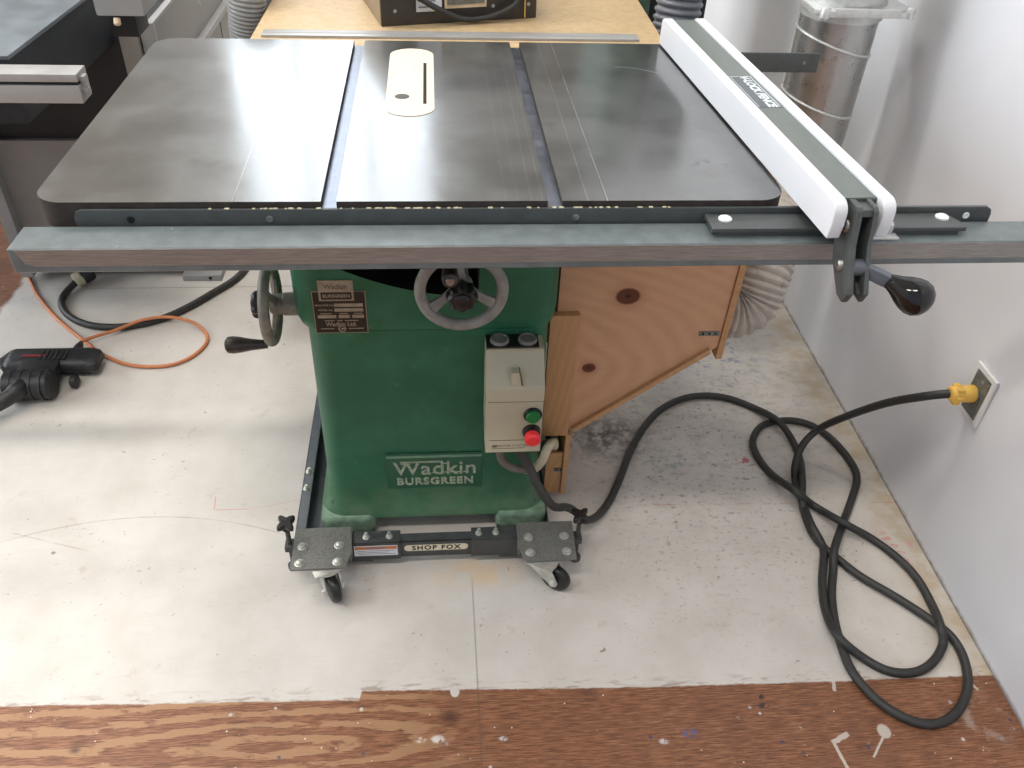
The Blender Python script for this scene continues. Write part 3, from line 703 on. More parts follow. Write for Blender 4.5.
b = MB(); b.lathe([(0, .0175), (.003, .0175), (.013, .0155)], (.187, .134, .3575), (0, -1, 0), 28, 1); b.lathe([(0, .0125), (.006, .0150), (.016, .0150), (.019, .0125), (.020, .008)], (.187, .123, .3575), (0, -1, 0), 28, 0); b.build('stop_button', ['btn_red', 'black'], box, label='red mushroom stop button')
# conduits under the box
b = MB(); b.tube([(.130, .168, .3015), (.133, .170, .263), (.143, .170, .240), (.164, .172, .222), (.189, .176, .214)], .0085, 12)
b.tube([(.183, .176, .2145), (.205, .181, .212), (.220, .185, .228), (.228, .189, .252), (.236, .20, .258), (.248, .228, .238), (.256, .258, .200), (.262, .30, .178), (.262, .34, .168)], .0092, 12, 1)
b.tube([(.218, .212, .225), (.232, .235, .232), (.244, .262, .200), (.252, .32, .176)], .007, 12, 2)
b.build('conduit', ['conduit', 'conduit_pale', 'cable_grey'], saw)
# table rails
b = MB()
def rail_face(x0, x1, z0, z1, r): return [(x, z) for x, z in rrect(x0, x1, z0, z1, r, 4)]
pts = [(-.4535, .831), (.809, .831), (.809, .880), (.8065, .8875), (.800, .8915), (-.4445, .8915), (-.451, .8885), (-.454, .881)]
b.prism(pts, 1, -.006, -.0008, 0, .0008)
b.box((-.448, -.050, .8305), (.806, -.001, .8345))
ang = b.build('rail_angle', 'angle_paint', saw)
for x in (-.383, -.204, .208, .772):
    b = MB(); b.lathe([(0, .0052), (.0015, .0048), (.0018, .003), (.0008, .0028)], (x, -.0055, .878), (0, -1, 0), 14); b.build('bolt', 'pad' if x > .7 else 'dark' if x < -.3 else 'steel', ang)
b = MB(); b.box((-.5205, -.0675, .8348), (.99, -.0085, .8705), .0045, 0, 3)
fr = b.build('fence_rail', 'rail', saw)
b = MB(); b.prism([(-.512, .8685), (.99, .8685), (.99, .8448), (-.490, .8448), (-.5025, .8478)], 1, -.0680, -.067); b.build('measuring_tape', 'tape', fr, label='brushed metal measuring strip')
b = MB(); b.prism([(x, z) for x, z in ((-.45, .845), (.816, .845), (.816, .884), (-.45, .884))], 1, .688, .6935, 0, .0006)
rr = b.build('rear_rail', 'head_paint', saw)
b = MB(); b.lathe([(0, .004), (.0015, .0036)], (.785, .6885, .865), (0, -1, 0), 14); b.build('bolt', 'steel', rr)

# ------------------------------------------------------------------ rip fence
fence = empty('rip_fence', (.56, -.10, .87), 'white faced rip fence with black knob, lying along the right side of the saw table', 'rip fence')
ANG = math.radians(3.3)
FR = Matrix.Rotation(ANG, 4, 'Z'); FO = V((.5165, -.118, 0))
def fl_(mb):   # fence-local to world
    for v in mb.bm.verts: v.co = FR @ v.co + FO
    return mb
def face_prof():   # (y, z) outline of a face board with rounded top corners
    y0, y1, z0, z1 = 0, .80, .903, .9535; pts = [(y0 + .003, z0), (y1, z0)]
    r = .012
    for i in range(7):
        a = PI / 2 * i / 6; pts.append((y1 - r + r * math.cos(a), z1 - r + r * math.sin(a)))
    r = .018
    for i in range(7):
        a = PI / 2 + PI / 2 * i / 6; pts.append((y0 + r + r * math.cos(a), z1 - r + r * math.sin(a)))
    pts.append((y0, z0 + .02)); return pts
for x0 in (0, .0655):
    b = MB(); b.prism(face_prof(), 0, x0, x0 + .018, 0, .0028, 3); fl_(b).build('face_board', 'white_plastic', fence)
b = MB(); b.box((.0185, .024, .9035), (.065, .795, .9495), .003); fl_(b); tube = b.build('fence_tube', 'fence_paint', fence)
# label on the tube
def lab(x, y, z=.9498): return FR @ V((x, y, z)) + FO
b = MB()
b.box((.021, .330, .9494), (.0625, .470, .9499), 0, 0)
b.box((.0580, .334, .9499), (.0594, .466, .9501), 0, 1); b.box((.0215, .468, .9499), (.062, .4695, .9501), 0, 1); b.box((.0238, .334, .9499), (.0248, .466, .9501), 0, 1)
tm = Matrix.Translation((.0465, .400, .9501)) @ Matrix.Rotation(-PI / 2, 4, 'Z')
b.text('V-LOCK FENCE', .0205, tm, .0002, .0009, 1, .97)
tm = Matrix.Translation((.0315, .381, .9501)) @ Matrix.Rotation(-PI / 2, 4, 'Z')
for i in range(9): b.box((.0293, .356 + i * .0095, .9499), (.0312, .362 + i * .0095, .9501), 0, 2)
fl_(b); b.build('name_label', ['label_slate', 'label_silver', 'rail'], tube, label='grey label with white slanted lettering')
# cross plate riding on the rail
b = MB()
b.prism([(.388, -.051), (.748, -.051), (.752, -.046), (.738, -.009), (.733, -.008), (.388, -.008)], 2, .8775, .8835, 0, .0008)
b.box((.388, -.0095, .8715), (.735, -.008, .8835)); b.box((.40, -.049, .8709), (.74, -.01, .8775))
cp = b.build('cross_plate', 'angle_paint', fence)
for x, y in ((.4125, -.024), (.726, -.022)):
    b = MB(); b.lathe([(0, .0095), (.002, .0092), (.0036, .007), (.0040, .002)], (x, y, .8835), (0, 0, 1), 24); b.build('screw_cap', 'pad', cp, label='white round screw cap')
# clear cursor with hairline
b = MB(); b.box((.610, -.064, .871), (.648, -.020, .8745), .0012); b.box((.615, -.045, .8845), (.645, -.012, .8875), .0012); b.box((.622, -.052, .872), (.642, -.044, .888), .0012)
b.build('cursor', 'acrylic', fence, label='clear plastic cursor')
# clamp head
HX0, HX1 = .5430, .5720
b = MB()
chk = [(-.084, .9480), (-.116, .9480), (-.121, .944), (-.130, .900), (-.148, .866), (-.160, .846), (-.152, .830), (-.134, .831), (-.097, .862), (-.0845, .890)]
for x0, x1 in ((HX0, HX0 + .0085), (HX1 - .006, HX1)): b.prism(chk, 0, x0, x1, 0, .001)
b.prism([(-.0845, .942), (-.094, .942), (-.1045, .868), (-.095, .864), (-.0845, .890)], 0, HX0 + .006, HX1 - .004)
b.prism([(-.086, .9445), (-.117, .9445), (-.119, .936), (-.086, .936)], 0, HX0 + .006, HX1 - .004)
b.prism([(-.110, .856), (-.146, .835), (-.150, .841), (-.114, .864)], 0, HX0 + .006, HX0 + .011); b.prism([(-.110, .856), (-.146, .835), (-.150, .841), (-.114, .864)], 0, HX1 - .010, HX1 - .004)
b.box((.5365, -.0925, .9035), (.5845, -.0835, .9485), .001)
head = b.build('clamp_head', 'head_paint', fence)
for z, y in ((.917, -.106), (.868, -.121)):
    b = MB(); b.lathe([(0, .0088), (.002, .0085), (.0045, .006), (.0052, .002)], (HX0, y, z), (-1, 0, 0), 20); b.build('rivet', 'steel', head)
b = MB()
d0 = V((.5585, -.128, .872)); d1 = V((.6010, -.158, .862))
dv = (d1 - d0).normalized(); b.box((0, -.006, -.0085), ((d1 - d0).length, .006, .0085), .002)
zax = V((0, 0, 1)); yax = zax.cross(dv).normalized(); zz = dv.cross(yax)
Rm = Matrix((dv, yax, zz)).transposed()
for v in b.bm.verts: v.co = Rm @ v.co + d0
b.cyl((HX0 + .006, -.133, .871), (HX1 - .004, -.133, .871), .011, 20)
lev = b.build('lever', 'side_paint', fence)
b = MB(); dk = (V((.640, -.184, .846)) - d1).normalized()
b.lathe([(-.004, .0085), (.0, .0105), (.008, .0135), (.017, .0185), (.027, .0228), (.036, .0245), (.045, .0232), (.053, .0175), (.0575, .010), (.0590, 0)], d1 - dk * .004, dk, 32)
b.build('lever_knob', 'gloss_black', lev, label='glossy black pear-shaped knob')

# ------------------------------------------------------------------ mobile base
base = empty('mobile_base', (0, .35, 0), 'grey steel wheeled base carrying the green saw cabinet', 'machine base')
def angle_bar(x0, x1, y0, z0, z1, dp, th=.004):
    m = MB(); m.box((x0, y0, z0), (x1, y0 + th, z1), .0008); m.box((x0, y0, z1 - th), (x1, y0 + dp, z1), .0008); m.box((x0, y0, z0 + .004), (x1, y0 + dp, z0 + .008), .0008); return m
m = angle_bar(-.118, .092, .118, .027, .0745, .022); m.build('crossbar', 'base_paint', base)
m = angle_bar(-.190, -.0715, .1135, .026, .0770, .034); m.build('rail_end', 'base_paint', base)
m = angle_bar(.075, .195, .1135, .026, .0770, .034); m.build('rail_end', 'base_paint', base)
for x, y in ((-.141, .131), (-.094, .131), (.091, .131), (.126, .131)):
    b = MB(); b.lathe([(0, .0075), (.0015, .0075), (.002, .0055), (.006, .0055), (.0065, .0035), (.013, .0035)], (x, y, .0768), (0, 0, 1), 12); b.build('bolt', 'zinc', base)
for s in (-1, 1):
    b = MB(); xa = -.291 if s < 0 else .2442
    if s < 0: b.box((xa, .15, .020), (xa + .004, .70, .060), .0008); b.box((xa, .15, .056), (xa + .021, .70, .060), .0008); b.box((xa, .15, .013), (xa + .08, .70, .017), .0008)
    else: b.box((xa, .15, .013), (xa + .0016, .70, .046)); b.box((xa - .04, .15, .013), (xa + .001, .70, .017), .0008)
    sr = b.build('side_rail', 'side_paint', base)
    for y in (.345, .292) if s < 0 else ():
        b = MB(); b.lathe([(0, .0075), (.0015, .0075), (.002, .0055), (.006, .0055), (.0065, .0035), (.011, .0035)], (xa + .010, y, .0598), (0, 0, 1), 12); b.build('bolt', 'zinc', base)
b = MB(); b.box((-.291, .698, .012), (.293, .702, .07), .0008); b.box((-.291, .62, .013), (.293, .70, .017), .0008); b.build('crossbar', 'base_paint', base)
def corner(s):
    if s < 0: pts = [(-.285, .153), (-.1725, .153), (-.166, .088), (-.1775, .047), (-.2845, .047)]
    else: pts = [(.171, .148), (.2885, .148), (.2845, .046), (.1815, .044), (.170, .080)]
    m = MB(); m.prism(pts, 2, .0815, .0865, 0, .0012)
    xi = (-.1725, -.1690) if s < 0 else (.1700, .1735)
    m.box((xi[0], .085, .055), (xi[1], .15, .083), .0008)
    p = m.build('corner_plate', 'plate', base)
    bl = ((-.266, .104), (-.193, .104), (-.267, .062), (-.193, .062)) if s < 0 else ((.192, .107), (.266, .107), (.192, .066), (.266, .066))
    for x, y in bl:
        q = MB(); q.lathe([(0, .0105), (.0014, .0102), (.0018, .0078), (.006, .0066), (.0072, .003)], (x, y, .0863), (0, 0, 1), 16); q.build('bolt', 'zinc', p)
    return p
corner(-1); corner(1)
b = MB(); b.box((-.2425, .118, .0165), (-.13, .30, .0215)); b.box((-.2425, .115, .0165), (-.2385, .16, .07)); b.build('support_pad', 'base_paint', base)
b = MB(); b.box((.134, .118, .0165), (.2425, .30, .0215)); b.build('support_pad', 'base_paint', base)
def caster(cx, cy, ang, front=True):
    R = Matrix.Rotation(ang, 4, 'Z'); off = V((cx, cy, 0))
    def place(mb):
        for v in mb.bm.verts: v.co = R @ v.co + off
        return mb
    m = MB(); m.box((-.032, -.030, .0765), (.032, .030, .0812), .001)
    m.lathe([(0, .023), (.006, .0235), (.012, .020)], (0, 0, .064), (0, 0, 1), 24)
    for s in (-1, 1):
        m.prism([(-.018, .068), (.024, .068), (.020, .054), (-.022, .0255), (-.036, .0225), (-.040, .034), (-.030, .056)], 0, s * .0165 - .0013, s * .0165 + .0013, 0, .0004)
    m.box((-.0165, -.024, .063), (.0165, .024, .068), .0005); m.lathe([(0, .027), (.004, .0295), (.010, .0285), (.013, .024)], (0, 0, .0635), (0, 0, 1), 28)
    for s in (-1, 1): m.lathe([(0, .0075), (.003, .0075), (.0035, .005), (.006, .0045)], (s * .0175, -.029, .0315), (s, 0, 0), 12)
    fk = place(m).build('caster', 'zinc', base, label='zinc swivel caster with black wheel')
    m = MB(); m.lathe([(-.0105, .012), (-.0105, .024), (-.0085, .0285), (-.004, .0310), (.004, .0310), (.0085, .0285), (.0105, .024), (.0105, .012)], (0, -.029, .0312), (1, 0, 0), 36)
    place(m).build('wheel', 'gloss_black' if False else 'black', fk)
caster(-.217, .069, math.radians(24)); caster(.221, .060, math.radians(58))
for x in (-.26, .26):
    m = MB(); m.lathe([(-.011, .01), (-.011, .029), (-.008, .032), (.008, .032), (.011, .029), (.011, .01)], (x, .735, .0325), (1, 0, 0), 32); m.build('wheel', 'black', base)
for x, y, a in ((-.2955, .125, .3), (.2975, .118, .1)):
    m = MB(); m.cyl((x, y, .006), (x, y, .132), .0048, 12); m.lathe([(0, .012), (.008, .012), (.011, .006)], (x, y, 0), (0, 0, 1), 20); m.box((x - .008 if x > 0 else x - .009, y - .012, .06), (x + .009 if x < 0 else x + .008, y + .012, .075), .001)
    ft = m.build('levelling_foot', 'cable_grey', base)
    m = MB(); m.star((x, y, .128), (0.05, -.1, 1), .0225, .015, 4, .5); m.lathe([(0, .009), (.012, .0075)], (x, y, .117), (0, 0, 1), 16); m.build('star_knob', 'black', ft)
# stickers
b = MB(); b.box((-.166, .1126, .0405), (-.0775, .1137, .0700), 0, 0); b.box((-.1645, .1122, .0600), (-.079, .1130, .0690), 0, 1)
b.text('WARNING', .0078, front_mat(-.122, .0645, .1121), .0002, .0003, 2)
for i, (w0, w1) in enumerate(((-.160, -.085), (-.163, -.095), (-.158, -.082))): b.box((w0, .1122, .0550 - i * .005), (w1, .1128, .0564 - i * .005), 0, 2)
b.build('warning_sticker', ['label_white', 'label_orange', 'label_print'], base, label='white and orange warning sticker')
b = MB(); pts = rrect(-.064, .068, .0450, .0625, .0085, 6); b.prism(pts, 1, .1172, .1182, 0)
b.text('SHOP FOX', .0180, front_mat(.002, .0537, .1170), .0002, .0006, 1, 1.22)
b.build('maker_sticker', ['label_cream', 'label_ink'], base, label='cream oval sticker with black lettering')

# ------------------------------------------------------------------ plywood dust chute
chute = empty('dust_chute', (.42, .46, 0), 'plywood dust hopper screwed together beside the green saw cabinet', 'dust chute')
b = MB(); b.prism([(.246, .828), (.592, .828), (.5795, .424), (.5655, .412), (.304, .208), (.288, .208), (.288, .515), (.246, .515)], 1, .300, .312, 0, .0006); b.build('front_panel', 'ply', chute, label='plywood panel with two dark knots')
b = MB(); b.prism([(.246, .828), (.592, .828), (.5795, .424), (.304, .208), (.246, .208)], 1, .618, .63, 0); b.build('back_panel', 'ply', chute)
b = MB(); b.prism([(.5795, .395), (.5925, .395), (.6045, .828), (.5925, .828)], 1, .296, .634, 0, .0006); b.build('end_panel', 'ply_edge', chute)
b = MB(); b.prism([(.302, .208), (.5655, .4135), (.5605, .4235), (.296, .217)], 1, .290, .634, 0, .0006); b.build('sloping_floor', 'ply_edge', chute)
b = MB(); b.box((.2310, .284, .205), (.288, .2998, .5155), .0015); b.build('post', 'ply_post', chute)
b = MB(); b.box((.2845, .286, .0215), (.2960, .62, .2045), .001); b.build('side_board', 'ply_edge', chute)
b = MB(); b.box((.2470, .292, .0215), (.284, .300, .146), .001); b.build('lower_board', 'ply_post', chute)
b = MB(); b.box((.248, .42, .10), (.284, .428, .207)); b.build('gap_shade', 'dark', chute)  # black sheet added behind the gap to stand for the shade inside
for lo, hi in (((.535, .2985, .452), (.577, .3, .463)), ((.2665, .2885, .093), (.2965, .292, .102))):
    b = MB(); b.box(lo, hi, .0004)
    for i in range(3):
        x = lo[0] + (hi[0] - lo[0]) * (.2 + .3 * i); b.lathe([(0, .0025), (.001, .0022)], (x, lo[1], (lo[2] + hi[2]) / 2), (0, -1, 0), 10, 1)
    b.build('metal_strap', ['outlet_grey', 'dark'], chute, label='short zinc strap')

# ------------------------------------------------------------------ ducting on the right
b = MB(); hose(b, [(.6100, .395, .4530), (.640, .395, .4535), (.668, .402, .472), (.690, .43, .526), (.715, .49, .560), (.78, .60, .540), (.846, .725, .505), (.874, .778, .515), (.8815, .789, .55), (.882, .79, .606)], .064, .0125, .006)
b.cyl((.5985, .395, .453), (.6100, .395, .453), .0560, 28)
tag(b.build('flex_hose', 'hose_clear'), 'pale ribbed flexible hose running from the plywood hopper under the fence rail', 'hose')
duct = empty('duct_pipe', (.882, .79, .5), 'galvanised round metal duct standing close to the white wall', 'duct pipe')
PX, PY, PR = .882, .79, .0815
b = MB(); b.lathe([(0, PR - .004), (.05, PR), (.32, PR), (.322, PR - .004)], (PX, PY, .62), (0, 0, 1), 56); b.cyl((PX, PY, .93), (PX, PY, 1.5), PR - .006, 48); b.build('pipe', 'galv', duct)
for z in (.748, .882):
    b = MB(); b.torus((0, 0, 0), (0, 0, 1), PR + .0005, .0032, 64, 8)
    for v in b.bm.verts: v.co = V((v.co.x, v.co.y, v.co.z - .27 * v.co.x + .03 * v.co.y)) + V((PX, PY, z))
    b.build('seam_ring', 'alu_cast', duct)
gate = MB(); gx, gy, gz = PX + .004, PY, .954
ring = rrect(gx - .098, gx + .104, gy - .095, gy + .095, .012, 4)
gate.prism([(gx - .076, gy - .100), (gx + .090, gy - .100), (gx + .112, gy - .088), (gx + .112, gy + .09), (gx - .098, gy + .09), (gx - .098, gy - .080)], 2, gz, gz + .012, 0, .0015)
gate.prism([(gx - .060, gy - .1015), (gx + .075, gy - .1015), (gx + .088, gy - .092), (gx - .060, gy - .092)], 2, gz + .001, gz + .017, 0, .001)
gate.lathe([(0, PR + .006), (.05, PR + .006), (.052, PR + .002)], (PX, PY, gz + .01), (0, 0, 1), 48)
gate.lathe([(0, PR + .005), (.018, PR + .005)], (PX, PY, gz - .018), (0, 0, 1), 48)
for x, y in ((gx - .079, gy - .093), (gx + .103, gy - .085)): gate.lathe([(0, .010), (.018, .010), (.021, .008)], (x, y, gz - .002), (0, 0, 1), 14)
gt = gate.build('blast_gate', 'alu_cast', duct, label='cast aluminium blast gate')
b = MB(); hose(b, [(.560, .93, .40), (.565, .94, .62), (.572, .96, .78), (.583, .98, .88), (.590, .99, 1.02), (.596, 1.0, 1.30)], .0545, .0175, .006)
tag(b.build('flex_hose', 'hose_grey'), 'dark grey ribbed flexible hose rising behind the far end of the fence', 'hose')
b = MB(); hose(b, [(-.30, 1.30, .070), (-.36, 1.22, .085), (-.405, 1.12, .22), (-.410, 1.05, .60), (-.404, 1.01, .80), (-.390, 1.0, .91), (-.392, 1.04, .985), (-.395, 1.16, 1.02), (-.405, 1.32, .98), (-.425, 1.47, .80), (-.47, 1.56, .56), (-.56, 1.60, .42), (-.640, 1.60, .38)], .0425, .0085, .0030)
tag(b.build('flex_hose', 'hose_pale'), 'pale grey finely ribbed hose rising behind the back left of the saw table', 'hose')

# ------------------------------------------------------------------ outfeed table behind the saw
outf = empty('outfeed_table', (.08, 1.2, 0), 'tan wooden outfeed table directly behind the saw table', 'table')
b = MB(); b.prism([(-.352, .697), (.505, .697), (.528, 1.75), (-.335, 1.75)], 2, .858, .877, 0, .001); b.build('top', 'outfeed', outf)
b = MB(); b.box((-.330, .772, .8765), (.452, .812, .882), .001); b.box((-.328, .789, .8818), (.45, .794, .8824), 0, 1); b.build('track', ['alu', 'mach_light'], outf, label='aluminium track')
for x in (-.14, .22):
    for y in (.84, 1.68):
        b = MB(); b.box((x - .025, y - .025, 0), (x + .025, y + .025, .859), .003); b.build('leg', 'wood_leg', outf)
# dark electrical box on the outfeed table
psu = empty('equipment_box', (.09, 1.0, .877), 'dark grey metal equipment box standing on the tan outfeed table', 'equipment box')
A = math.atan2(.937 - .854, .249 + .09); PR_ = Matrix.Rotation(A, 4, 'Z'); PO = V((-.09, .854, .8775))
def pl(mb):
    for v in mb.bm.verts: v.co = PR_ @ v.co + PO
    return mb
Wd = .349
b = MB(); b.box((0, 0, 0), (Wd, .26, .20), .002); pl(b).build('case', 'psu', psu)
b = MB(); b.box((-.0012, .003, .002), (.0, .257, .198)); pl(b).build('side_panel', 'psu_side', psu)
b = MB(); b.box((.076, -.0012, .026), (.132, 0, .14), 0, 0)
for i in range(6): b.box((.081, -.0016, .034 + i * .012), (.126 - (i % 3) * .008, -.001, .0368 + i * .012), 0, 1)
pl(b).build('rating_label', ['label_white', 'label_print'], psu)
b = MB(); b.box((.138, -.004, .030), (.232, .0, .13), .002, 0); b.box((.143, -.006, .038), (.227, -.003, .122), .002, 1); b.lathe([(0, .006), (.006, .006)], (.154, -.005, .056), (0, -1, 0), 14, 2); pl(b).build('access_cover', ['tan', 'outlet_grey', 'psu'], psu)
for x, z in ((.03, .03), (.248, .03), (.33, .03), (.296, .055)):
    b = MB(); b.lathe([(0, .004), (.0015, .0036)], (x, 0, z), (0, -1, 0), 12); pl(b).build('screw', 'alu', psu)
b = MB(); b.tube([(.03, -.014, .12), (.06, -.018, .074), (.10, -.020, .046), (.15, -.020, .020), (.19, -.018, .0095), (.24, -.018, .014), (.285, -.017, .030), (.305, -.012, .05), (.312, -.004, .07)], .0062, 10); pl(b).build('cable', 'cord', psu)
b = MB(); b.lathe([(0, .009), (.006, .009), (.008, .006), (.014, .006)], (.316, 0, .055), (0, -1, 0), 12); b.cyl((.318, -.010, .055), (.319, -.010, .005), .0012, 6); pl(b).build('gland', 'yellow', psu)

# ------------------------------------------------------------------ machines at the back
lm = empty('grey_machine', (-1.0, 1.6, 0), 'large grey woodworking machine with steel table standing behind the left side of the saw', 'machine')
b = MB(); b.prism([(-1.9, .755), (-.829, .755), (-.775, 2.0), (-1.9, 2.0)], 2, .832, .84, 0, .0015); b.build('table', 'mach_iron', lm, label='bright machined steel table')
b = MB(); b.prism([(-1.895, .757), (-.831, .757), (-.777, 1.995), (-1.895, 1.995)], 2, .70, .832, 0, .001); b.build('apron', 'mach_blue', lm)
b = MB(); b.box((-1.9, .650, .8255), (-.6655, .705, .8405), .002); b.box((-1.9, .656, .818), (-.668, .700, .8260), 0, 1); b.box((-1.9, .650, .784), (-.6655, .705, .8185), .002)
for z in (.826, .802): b.box((-.667, .664, z - .006), (-.657, .684, z + .006), .002)
b.box((-1.4, .70, .79), (-1.3, .77, .81)); b.build('guide_profile', ['alu', 'mach_dark'], lm, label='aluminium guide profile')
b = MB(); b.box((-1.205, 1.284, .025), (-.716, 2.3, .44), .004); b.build('base_cabinet', 'mach_grey', lm)
b = MB(); b.box((-1.19, 1.30, .44), (-.717, 2.28, .73), .002); b.build('under_table_shade', 'mach_dark', lm)  # black block standing in for the shade under the overhanging table
b = MB(); b.box((-.785, 1.272, .442), (-.737, 1.289, .735), .002); b.build('front_panel', 'mach_grey', lm)
b = MB(); b.box((-1.235, 1.255, .02), (-1.20, 2.3, .46), .003); b.build('edge_flange', 'mach_light', lm)
for x0, x1 in ((-1.243, -1.19), (-.765, -.648)):
    b = MB(); yf = 1.335 if x0 < -1 else 1.255
    b.box((x0, yf, 0), (x1, yf + .07, .02), .002); b.lathe([(0, .005), (.002, .005)], ((x0 + x1) / 2 + .025, yf + .0002, .011), (0, -1, 0), 14, 1); b.build('foot', ['mach_light', 'dark'], lm)
b = MB(); b.box((-.727, 1.0, .849), (-.622, 1.16, 1.06), .008)
b.build('control_housing', 'mach_light', lm)
b = MB(); b.lathe([(0, .007), (.012, .008), (.016, .005)], (-.685, 1.004, .845), (0, -.4, -1), 12); b.build('tan_plug', 'tan', lm)
b = MB(); b.box((-.72, 1.05, .79), (-.66, 1.14, .849), .003); b.build('bracket', 'mach_dark', lm)
b = MB(); b.box((-.715, 1.306, .03), (-.700, 3.2, .746), .002)
for y in (2.02, 2.42): b.box((-.7005, y, .05), (-.6992, y + .008, .57), 0, 1)
b.build('side_panel', ['mach_grey', 'dark'], lm)
b = MB(); b.box((-.735, 1.290, .025), (-.698, 1.308, .752), .002); b.box((-.716, 1.30, .744), (-.698, 3.2, .753), .002); b.build('edge_flange', 'mach_light', lm)
b = MB(); b.box((-.701, 1.40, .575), (-.678, 3.2, .592), .002); b.build('flange', 'mach_light', lm)
for y, z in ((1.80, .665), (1.90, .53)):
    b = MB(); b.lathe([(0, .007), (.003, .006)], (-.7005, y, z), (1, 0, 0), 12); b.build('screw', 'alu', lm)
gm = empty('green_machine', (.60, 1.75, 0), 'dark green machine cabinet behind the right end of the tan outfeed table', 'machine')
b = MB(); b.box((.53, 1.45, .05), (.632, 1.95, 1.5), .006); b.build('side_panel', 'dgreen', gm)
b = MB(); b.box((.634, 1.47, .02), (.80, 1.95, 1.48), .004); b.build('housing', 'mach_dark', gm)
b = MB(); b.box((.53, 1.46, 0), (.80, 1.94, .05), .004); b.build('plinth', 'mach_dark', gm)

# ------------------------------------------------------------------ cords, outlet and floor tool
CORD = [[.16,.160,.3005],[.162,.160,.293],[.172,.158,.278],[.19,.155,.245],[.21,.135,.205],[.24,.124,.16],[.275,.152,.124],[.300,.170,.088],[.322,.182,.048],[.36,.218,.02],[.4,.275,.0095],[.436,.344,.0095],[.48,.438,.0095],[.533,.525,.0095],[.595,.593,.0095],[.677,.635,.0095],[.765,.631,.0095],[.838,.582,.0095],[.872,.51,.027],[.894,.451,.012],[.89,.384,.0095],[.861,.302,.027],[.85,.255,.0095],[.833,.171,.027],[.845,.126,.012],[.841,.095,.0095],[.808,.018,.0095],[.789,-.054,.0095],[.783,-.123,.027],[.822,-.16,.0095],[.861,-.192,.0095],[.911,-.197,.0095],[.957,-.177,.0095],[.996,-.139,.0095],[.997,-.114,.028],[1.017,-.059,.0095],[1.018,.016,.0095],[1.001,.074,.0095],[.966,.131,.0095],[.907,.165,.028],[.869,.233,.012],[.823,.248,.045],[.804,.34,.0095],[.788,.405,.0095],[.796,.464,.0095],[.84,.517,.0095],[.91,.532,.0095],[.966,.509,.0095],[1.0,.45,.0095],[1.014,.378,.0095],[1.009,.323,.0095],[.976,.265,.0095],[.919,.182,.0095],[.86,.095,.027],[.845,.051,.0095],[.819,-.007,.0095],[.8,-.071,.0095],[.791,-.127,.0095],[.79,-.192,.0095],[.815,-.254,.0095],[.86,-.294,.0095],[.906,-.301,.0095],[.954,-.28,.0095],[.997,-.235,.0095],[1.02,-.18,.0095],[1.023,-.133,.0095],[1.005,-.093,.0095],[.954,-.029,.0095],[.896,.033,.0095],[.863,.087,.0095],[.849,.109,.0095],[.837,.157,.0095],[.839,.213,.012],[.839,.249,.028],[.853,.316,.012],[.858,.348,.045],[.884,.383,.07],[.916,.39,.11],[.937,.34,.19],[.956,.255,.3],[.984,.187,.375],[1.020,.164,.4]]
b = MB(); b.tube(CORD, .0088, 12, 0, 5)
cord = tag(b.build('mains_cable', 'cord'), 'thick black power cord looping over the floor from the saw to the wall outlet', 'power cord')
b = MB(); pd = V((1, -.02, .02)).normalized(); pp = V((1.0175, .1615, .4005))
b.lathe([(-.004, .0115), (.000, .0165), (.004, .0175), (.014, .0175), (.017, .0155), (.021, .0155), (.024, .0170), (.041, .0180), (.044, .0170)], pp, pd, 28)
for i in range(6):
    a = 2 * PI * i / 6; e = V((0, math.cos(a), math.sin(a))); b.box(pp + e * .0165 + V((.002, -.004, -.004)), pp + e * .0165 + V((.016, .004, .004)), .001)
b.build('plug', 'yellow', cord, label='yellow plug')
out = empty('wall_outlet', (1.07, .157, .40), 'wall outlet with white cover plate low on the white wall', 'outlet')
wr = Matrix.Rotation(-math.atan(.0153), 3, 'Z'); wo = V((wall_x(.157), .157, .402))
def ol(mb):
    for v in mb.bm.verts: v.co = wr @ v.co + wo
    return mb
b = MB(); b.box((-.0065, -.036, -.057), (-.0005, .036, .057), .003, 0, 3); ol(b).build('cover_plate', 'plate_white', out)
b = MB(); b.box((-.0085, -.025, -.046), (-.004, .024, .046), .001); b.lathe([(0, .021), (.004, .021)], (-.0080, .003, -.005), (-1, 0, 0), 24, 0); b.lathe([(0, .004), (.002, .004)], (-.0080, -.005, .034), (-1, 0, 0), 10, 1); ol(b).build('receptacle', ['outlet_grey', 'alu'], out)

b = MB(); b.tube([(-1.177, 1.189, .006), (-1.096, 1.081, .006), (-1.023, 1.0, .006), (-.951, .929, .0065), (-.903, .882, .006), (-.83, .834, .006), (-.759, .817, .006), (-.694, .827, .006), (-.65, .867, .006), (-.629, .926, .006), (-.644, .975, .006), (-.687, 1.009, .018), (-.754, 1.022, .0265), (-.822, 1.008, .0262), (-.884, .975, .017), (-.932, .942, .019), (-.957, .912, .024)], .0048, 10, 0, 6)
b.tube([(-1.9, 1.95, .006), (-1.6, 1.77, .006), (-1.479, 1.727, .006), (-1.434, 1.712, .006), (-1.372, 1.704, .006), (-1.345, 1.55, .006), (-1.30, 1.41, .006), (-1.272, 1.345, .006), (-1.226, 1.275, .006), (-1.177, 1.189, .006)], .0048, 10, 0, 6)
tag(b.build('extension_cord', 'orange'), 'thin orange extension cord looped on the white floor at the left', 'cord')
